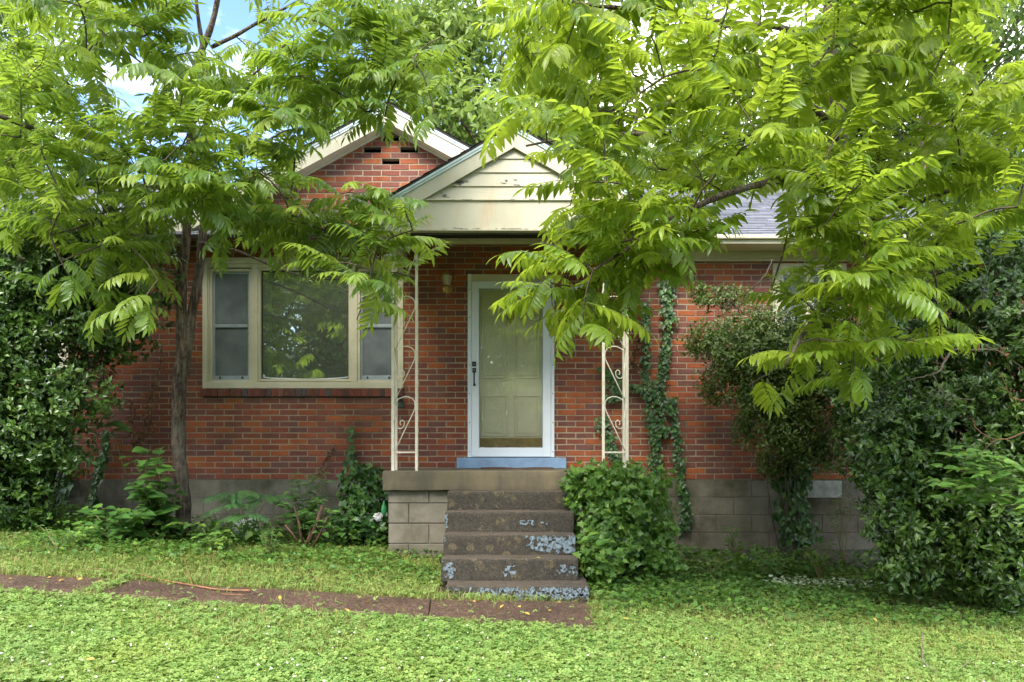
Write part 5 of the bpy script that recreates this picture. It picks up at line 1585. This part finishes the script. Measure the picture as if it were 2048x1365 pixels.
# ------------------------------------------------------------------ lawn
def lawn(n, region, tmpl, name, mat, size=(.7, 1.2), hz=(.02, .06), seed=0, tilt=.3, grass=False):
    pts = []
    rg = np.random.default_rng(100 + seed)
    tries = 0
    while len(pts) < n and tries < 40:
        tries += 1
        # denser near the camera: sample distance with weight towards the front
        d = 4.2 + (9.9 - 4.2) * rg.random(n * 2) ** 1.25
        px = rg.uniform(-400, 2450, n * 2)
        x = (px - 1024) * d / F
        for xx, yy in zip(x, d):
            w = region(xx, yy)
            if w > 0 and rg.random() < w:
                pts.append((xx, yy))
                if len(pts) >= n: break
    n = len(pts)
    pos = np.array([(x, y, ground(x, y)) for x, y in pts])
    pos[:, 2] += rg.uniform(hz[0], hz[1], n)
    a = rg.uniform(0, 6.283, n)
    X = np.stack([np.cos(a), np.sin(a), rg.normal(0, tilt * .5, n)], 1)
    U = np.stack([rg.normal(0, tilt, n), rg.normal(-.12, tilt, n), np.ones(n)], 1)
    M = frames(X, U) * rg.uniform(size[0], size[1], n)[:, None, None]
    V, T, Rn = bake(tmpl, rg.integers(0, len(tmpl), n), M, pos, rg.random(n))
    o = link_mesh(name, tri_mesh(name, V, T, Rn), mat, None, (0, 0, 0))
    return o

def on_path(x, y):
    return x < PATH_END and y_on(near_line, x) < y < y_on(far_line, x)
def on_steps(x, y):
    return (-.62 < x < .65 and y > 7.1) or (-1.25 < x < 1.25 and y > 8.6)
def nz(x, y, s, k=0): return mnoise.noise(Vector((x * s, y * s, 7.7 + k)))
def reg_clover(x, y):
    if on_steps(x, y): return 0
    if on_path(x, y):
        over = y - y_on(near_line, x)
        if over < .03 + .07 * (nz(x, y, 2.5) + .3): return .7
        return .012 if abs(x + 3.05) > .07 else .5
    far = y_on(far_line, x) if x < PATH_END else 6.7 + .25 * nz(x, y, .7)
    if y < far:
        if x > .75:      # the right lawn: clover thins into grass
            return .75 if nz(x, y, .55, 4) > -.2 else .3
        return 1.0 if nz(x, y, .9, 12) < .12 else .5
    return .28 + .4 * max(0, nz(x, y, 1.1))
def reg_cover(x, y):
    if on_steps(x, y) or on_path(x, y) or y > 9.9: return 0
    e = 7.9 + .25 * nz(x, y, .9) if x < .7 else 7.2 + .25 * nz(x, y, .9)
    bare_ = nz(x, y, 1.3, 9)
    if y < e - .4: return 0
    if y < e: return .35
    if bare_ < -.28: return .12
    return 1.0 if y < 9.3 else .6
def reg_grass(x, y):
    if on_steps(x, y) or y > 8.9: return 0
    if on_path(x, y):
        if y_on(far_line, x) - y < .05 + .06 * nz(x, y, 3, 3): return .75
        return .02 if abs(x + 3.05) > .08 else .7
    far = y_on(far_line, x) if x < PATH_END else 0
    if x < PATH_END and y < far: return .6 if nz(x, y, .9, 12) > .12 else .22
    if x < PATH_END: return .9
    if y > 7.4: return .15
    return .55 + .45 * (nz(x, y, .55, 4) < .1)
def trefoil(s, k):
    V, T = [], []
    for i in range(3):
        a = 2.094 * i + k * .3
        ca, sa = math.cos(a), math.sin(a)
        pts = [(.04, 0, 0), (.55, .46, .10), (.95, 0, -.04), (.55, -.46, .10)]
        n = len(V)
        for (x, y, z) in pts: V.append(((x * ca - y * sa) * s, (x * sa + y * ca) * s, z * s))
        T += [(n, n + 1, n + 2), (n, n + 2, n + 3)]
    return np.array(V), np.array(T)
CLOVER = [trefoil(.021, 0), trefoil(.017, 1), trefoil(.025, 2)]
def blades(rr, n, h, sp):
    V, T = [], []
    for i in range(n):
        a = rr.uniform(0, 6.28); ox, oy = rr.uniform(-sp, sp), rr.uniform(-sp, sp)
        hh = h * rr.uniform(.6, 1.2); ln = rr.uniform(.2, .8) * hh; w = .0022
        ca, sa = math.cos(a), math.sin(a)
        k = len(V)
        V += [(ox - sa * w, oy + ca * w, 0), (ox + sa * w, oy - ca * w, 0), (ox + ca * ln * .35 - sa * w * .8, oy + sa * ln * .35 + ca * w * .8, hh * .6), (ox + ca * ln * .35 + sa * w * .8, oy + sa * ln * .35 - ca * w * .8, hh * .6), (ox + ca * ln, oy + sa * ln, hh)]
        T += [(k, k + 1, k + 3), (k, k + 3, k + 2), (k + 2, k + 3, k + 4)]
    return np.array(V), np.array(T)
COVER = [leaf_template(.05, .045, .1, .2, (0, .3, .7, 1), (0, 1, .7, 0)), leaf_template(.04, .036, .2, .2, (0, .3, .7, 1), (0, 1, .7, 0)), CLOVER[2]]
def reg_under(x, y):
    if on_steps(x, y) or y > 9.85: return 0
    e = 8.75 + .3 * nz(x, y, 1.2, 5) if x < .7 else 8.9 + .4 * nz(x, y, 1.2, 5)
    if y < e or nz(x, y, 1.6, 6) < -.15: return 0
    return 1
rb_ = random.Random(3)
GRASS = [blades(rb_, 5, .06, .02) for _ in range(5)]
o = lawn(9000, reg_under, [OVAL[0], HEART[1], COVER[0], IVY[1]], 'undergrowth', M_cover, (.5, 1.0), (.02, .26), 6, .5); tag(o, kind='stuff')
o = lawn(98000, reg_clover, CLOVER, 'clover', M_clover, (.75, 1.25), (.015, .06), 1, .38); tag(o, kind='stuff')
o = lawn(29000, reg_grass, GRASS, 'grass', M_grass, (.6, 1.3), (-.005, .01), 2, .25); tag(o, kind='stuff')
COVER = [leaf_template(.05, .045, .1, .2, (0, .3, .7, 1), (0, 1, .7, 0)), leaf_template(.04, .036, .2, .2, (0, .3, .7, 1), (0, 1, .7, 0)), CLOVER[2]]
o = lawn(26000, reg_cover, COVER, 'ground_cover', M_cover, (.6, 1.25), (.01, .11), 3, .45); tag(o, kind='stuff')
fb = np.array([(x, y, z) for z, r in ((.0, .6), (.5, 1), (1, .55)) for x, y in ((r, 0), (0, r), (-r, 0), (0, -r))] + [(0, 0, 1.3)]) * .009
ft = np.array([t for i in range(2) for k in range(4) for t in ((i * 4 + k, i * 4 + (k + 1) % 4, (i + 1) * 4 + (k + 1) % 4), (i * 4 + k, (i + 1) * 4 + (k + 1) % 4, (i + 1) * 4 + k))] + [(8 + k, 8 + (k + 1) % 4, 12) for k in range(4)])
o = lawn(260, lambda x, y: (1.0 if nz(x, y, .8, 2) > -.05 else .25) if (y < 5.9 and not on_path(x, y)) else 0, [(fb, ft)], 'clover_flowers', M_flower, (.45, 1.1), (.045, .075), 4, .2); tag(o, kind='stuff')
M_pale = leaf_mat('pale_leaf_sun_tint', [(0, (.38, .46, .30)), (.6, (.50, .58, .42)), (1, (.22, .33, .16))], (.45, .55, .3), .3, .5)  # pale leaves; the sunlight of a bright patch is put into their colour
o = lawn(700, lambda x, y: 1 if ((x - 3.05) / .62) ** 2 + ((y - 8.35 - .08 * (x - 3)) / .17) ** 2 < 1 + .5 * nz(x, y, 5) else 0, [COVER[0], COVER[1]], 'sunlit_leaf_patch', M_pale, (.6, 1.1), (.06, .13), 8, .4); tag(o, kind='stuff')
o = lawn(5200, lambda x, y: 0 if on_steps(x, y) else (.10 if on_path(x, y) else (1 if y > 7.6 and nz(x, y, 1.3, 9) < 0 else .05)), DEAD, 'fallen_leaves', M_deadleaf, (.3, .8), (.003, .015), 5, .4); tag(o, kind='stuff')
YL = [leaf_template(.055, .028, .2, .3), leaf_template(.045, .024, -.3, .5)]
yl_me = [tri_mesh('fallen_leaf', *t) for t in YL]
for me in yl_me: me.materials.append(M_yellow)
for (px, py) in [(95, 1163), (115, 1164), (118, 1171), (165, 1164), (205, 1170), (20, 1166), (232, 1177), (730, 1213), (955, 1211), (945, 1209), (1040, 1219), (1060, 1238), (1113, 1213), (1098, 1231), (1083, 1253), (1000, 1224), (992, 1229), (1245, 1257), (1352, 1308), (190, 1347), (1038, 1112), (1072, 1112), (700, 1232), (1755, 1263), (1982, 1292), (1340, 1165), (560, 1208)]:
    p = ground_hit(px, py)
    on_st = 1100 < py < 1120 and 890 < px < 1150
    if on_st: p = P(px, 1116.5, 7.5)
    ob = bpy.data.objects.new('fallen_leaf', R.choice(yl_me))
    ob.location = p + Vector((0, 0, .03 if on_path(p.x, p.y) else (.075 if not on_st else .003)))
    ob.rotation_euler = (R.uniform(-.4, .4), R.uniform(-.4, .4), R.uniform(0, 6.28))
    COL.objects.link(ob)
    tag(ob, ('small yellow fallen leaf lying on a tread of the mossy steps' if on_st else 'small yellow fallen leaf on the left stretch of the brown path' if on_path(p.x, p.y) and px < 500 else 'small yellow fallen leaf on the brown path near the foot of the steps' if on_path(p.x, p.y) else 'small yellow fallen leaf lying in the green lawn'), 'leaf', 'yellow fallen leaves')

# ------------------------------------------------------------------ trees beyond and across the lawn
def tree_meshes(seed, H, RX, RZ_, n, leaf, clumps=26, low=.28):
    """Trunk with limbs, and a crown of leaf clumps. Returns (trunk MB data, crown V, T, rnd); base at the origin."""
    rr = random.Random(seed); rg = np.random.default_rng(seed)
    m = MB()
    top = Vector((rr.uniform(-.4, .4), rr.uniform(-.4, .4), H * .92))
    tp = [Vector((0, 0, -.3)), Vector((.05, .02, H * .2)), Vector((rr.uniform(-.2, .2), 0, H * .45)), Vector((rr.uniform(-.3, .3), .1, H * .7)), top]
    sp = smooth_line([tuple(p) for p in tp], 5)
    r0 = H * .017
    m.tube(sp, [r0 * (1 - .85 * i / (len(sp) - 1)) for i in range(len(sp))], 9)
    C, S = [], []
    for k in range(clumps):
        z = low + (1 - low) * rr.random() ** .85
        prof = math.sin(math.pi * min(1, max(0, (z - low * .6) / (1.08 - low * .6)))) ** .6
        a = rr.uniform(0, 6.28); r = RX * prof * rr.uniform(.25, .95)
        c = Vector((math.cos(a) * r, math.sin(a) * r, z * H))
        C.append(c); S.append(RX * rr.uniform(.24, .42))
        b = Vector(sp[min(len(sp) - 1, max(2, int(len(sp) * (z - .12))))])
        mid = b.lerp(c, .5) + Vector((0, 0, .06 * H * rr.random()))
        m.tube([b, mid, c], [r0 * .35, r0 * .2, r0 * .07], 5, False)
    w = np.array(S) ** 2; w /= w.sum()
    cnt = rg.multinomial(n, w)
    P_, N_ = [], []
    for c, s, k in zip(C, S, cnt):
        v = rg.normal(size=(k, 3)); v /= np.linalg.norm(v, axis=1, keepdims=True)
        rad = s * (1 - np.abs(rg.normal(0, .3, k))) * (1 + .3 * np.sin(v[:, 0] * 5 + s * 9) * np.cos(v[:, 2] * 6 + s * 7))
        P_.append(np.array(c) + v * rad[:, None] * np.array([1, 1, .72])); N_.append(v)
    P_ = np.concatenate(P_); N_ = np.concatenate(N_)
    X = rg.normal(size=P_.shape) + N_ * .5; X[:, 2] -= .3
    U = N_ * .6 + rg.normal(size=P_.shape) * .5; U[:, 2] += .8
    M = frames(X, U) * rg.uniform(.6, 1.4, len(P_))[:, None, None]
    tm = [leaf_template(leaf, leaf * .5, .2, .3, (0, .45, 1), (0, 1, 0))]
    V, T, Rn = bake(tm, np.zeros(len(P_), int), M, P_, rg.random(len(P_)))
    return m, V, T, Rn
protos = {}
def far_tree(kind, x, y, label, scale=1.0, group='trees beyond the house'):
    """kind: (seed, H, RX, n, leaf, clumps, low, material name)."""
    if kind not in protos:
        m, V, T, Rn = tree_meshes(kind[0], kind[1], kind[2], None, kind[3], kind[4], kind[5], kind[6])
        cm = tri_mesh('crown', V, T, Rn); cm.materials.append({'far': M_far, 'dark': M_far_dark}[kind[7]])
        bm_ = bpy.data.meshes.new('trunk'); bm_.from_pydata(m.v, [], m.f); bm_.polygons.foreach_set('use_smooth', m.sm); bm_.materials.append(M_bark)
        protos[kind] = (bm_, cm)
    bm_, cm = protos[kind]
    z = ground(x, y)
    root = thing('tree', label, 'tree', (x, y, z), group)
    root.rotation_euler = (0, 0, (x * 7.3 + y * 3.1) % 6.28); root.scale = (scale,) * 3
    for nm, me in (('trunk', bm_), ('crown', cm)):
        o = bpy.data.objects.new(nm, me); o.parent = root; COL.objects.link(o)
        if nm == 'crown': o['kind'] = 'stuff'
KA = (1, 11.5, 3.0, 32000, .15, 62, .24, 'far')
KB = (2, 8.0, 3.0, 24000, .16, 36, .22, 'far')
KD = (4, 8.5, 3.4, 26000, .20, 46, .05, 'dark')
KC = (3, 13.0, 3.6, 22000, .17, 40, .25, 'dark')
def fx(px, d): return (px - 1024) * d / F
far_tree(KB, fx(990, 24), 24, 'tall fine-leaved tree rising behind the porch gable', 1.62)
far_tree(KB, fx(1270, 20), 20, 'round pale tree behind the roof just right of the porch gable')
far_tree(KB, fx(820, 27), 27, 'low tree seen between the two gables', 1.0)
far_tree(KC, fx(1480, 25), 25, 'broad dark tree behind the middle of the right roof', .95)
far_tree(KA, fx(1700, 20), 20, 'tree behind the right roof slope', .95)
far_tree(KC, fx(1960, 19), 19, 'tall dark tree at the right end beyond the house', .92)
far_tree(KB, fx(500, 23), 23, 'small tree behind the left gable slope', .85)
far_tree(KB, fx(120, 20), 20, 'bushy tree beyond the left roof', .85)
far_tree(KC, fx(-110, 17), 17, 'dark tree whose branches fill the upper left corner', .8)
far_tree(KB, fx(320, 30), 30, 'distant tree low behind the left walnut', .9)
far_tree(KB, fx(1500, 32), 32, 'distant pale tree far behind the right roof', 1.2)
far_tree(KA, fx(2250, 24), 24, 'far tree past the right end of the house', 1.0)
# big trunk standing behind the roof on the right
bt_ = thing('tree', 'tree with a thick dark bare trunk standing behind the right end of the roof', 'tree', (fx(1865, 14.6), 14.6, ground(4, 11)), 'trees beyond the house')
m = MB(); sp = smooth_line([(*P(1862, 1150, 14.6), .30), (*P(1862, 420, 14.6), .24), (*P(1868, 330, 14.6), .21), (*P(1858, 200, 14.6), .17), (*P(1862, 60, 14.6), .13), (*P(1850, -200, 14.6), .08)], 6)
m.tube([q[:3] for q in sp], [q[3] for q in sp], 12); m.build('trunk', M_bark, bt_)
mm_, V, T, Rn = tree_meshes(9, 6.5, 3.0, None, 12000, .15, 26, .2)
off = np.array(P(1860, 60, 14.6)) - np.array(ORG[bt_.name]) + np.array([0, 0, -1.0])
ob = link_mesh('crown', tri_mesh('crown', V + off[None], T, Rn), M_far, bt_, None); ob['kind'] = 'stuff'
# trees on the near side of the lawn: they stand behind the viewer and are mirrored in the glass
for (x, y, s, lab) in ((-7.5, -15, 1.0, 'leafy tree across the front lawn mirrored at the left of the picture window'), (-2.0, -19, 1.05, 'leafy tree across the front lawn mirrored in the middle of the picture window'),
                       (4.5, -17, .95, 'leafy tree across the front lawn mirrored low in the door glass'), (-13, -17, 1.0, 'leafy tree across the front lawn outermost left of the mirrored trees'), (10.5, -19, 1.0, 'leafy tree across the front lawn outermost right of the mirrored trees')):
    far_tree(KC if x < 0 else KB, x, y, lab, s, 'trees across the lawn')
for i, x in enumerate((-27, -21.5, -16, -10.5, -5, .5, 6, 11.5, 17, 22.5)):
    far_tree(KD, x + (i % 2), -30 - (i % 3), 'far hedgerow tree beyond the front lawn seen only as a reflection, ' + ('outermost left', 'second from left', 'third from left', 'fourth from left', 'fifth from left', 'fifth from right', 'fourth from right', 'third from right', 'second from right', 'outermost right')[i], 1.15, 'hedgerow across the lawn')
for i, (x, y) in enumerate(((-11, -11), (-5, -12), (-.5, -13), (3.5, -12), (8, -13), (13, -14))):
    far_tree(KD, x, y, 'bushy low tree across the front lawn mirrored in the glass, ' + ('outermost on the left', 'second from the left', 'third from the left', 'third from the right', 'second from the right', 'outermost on the right')[i], 1.0, 'low trees across the lawn')

tris = sum(len(o.data.polygons) for o in sc.objects if o.type == 'MESH')
print('polys', tris, 'objects', len(sc.objects))
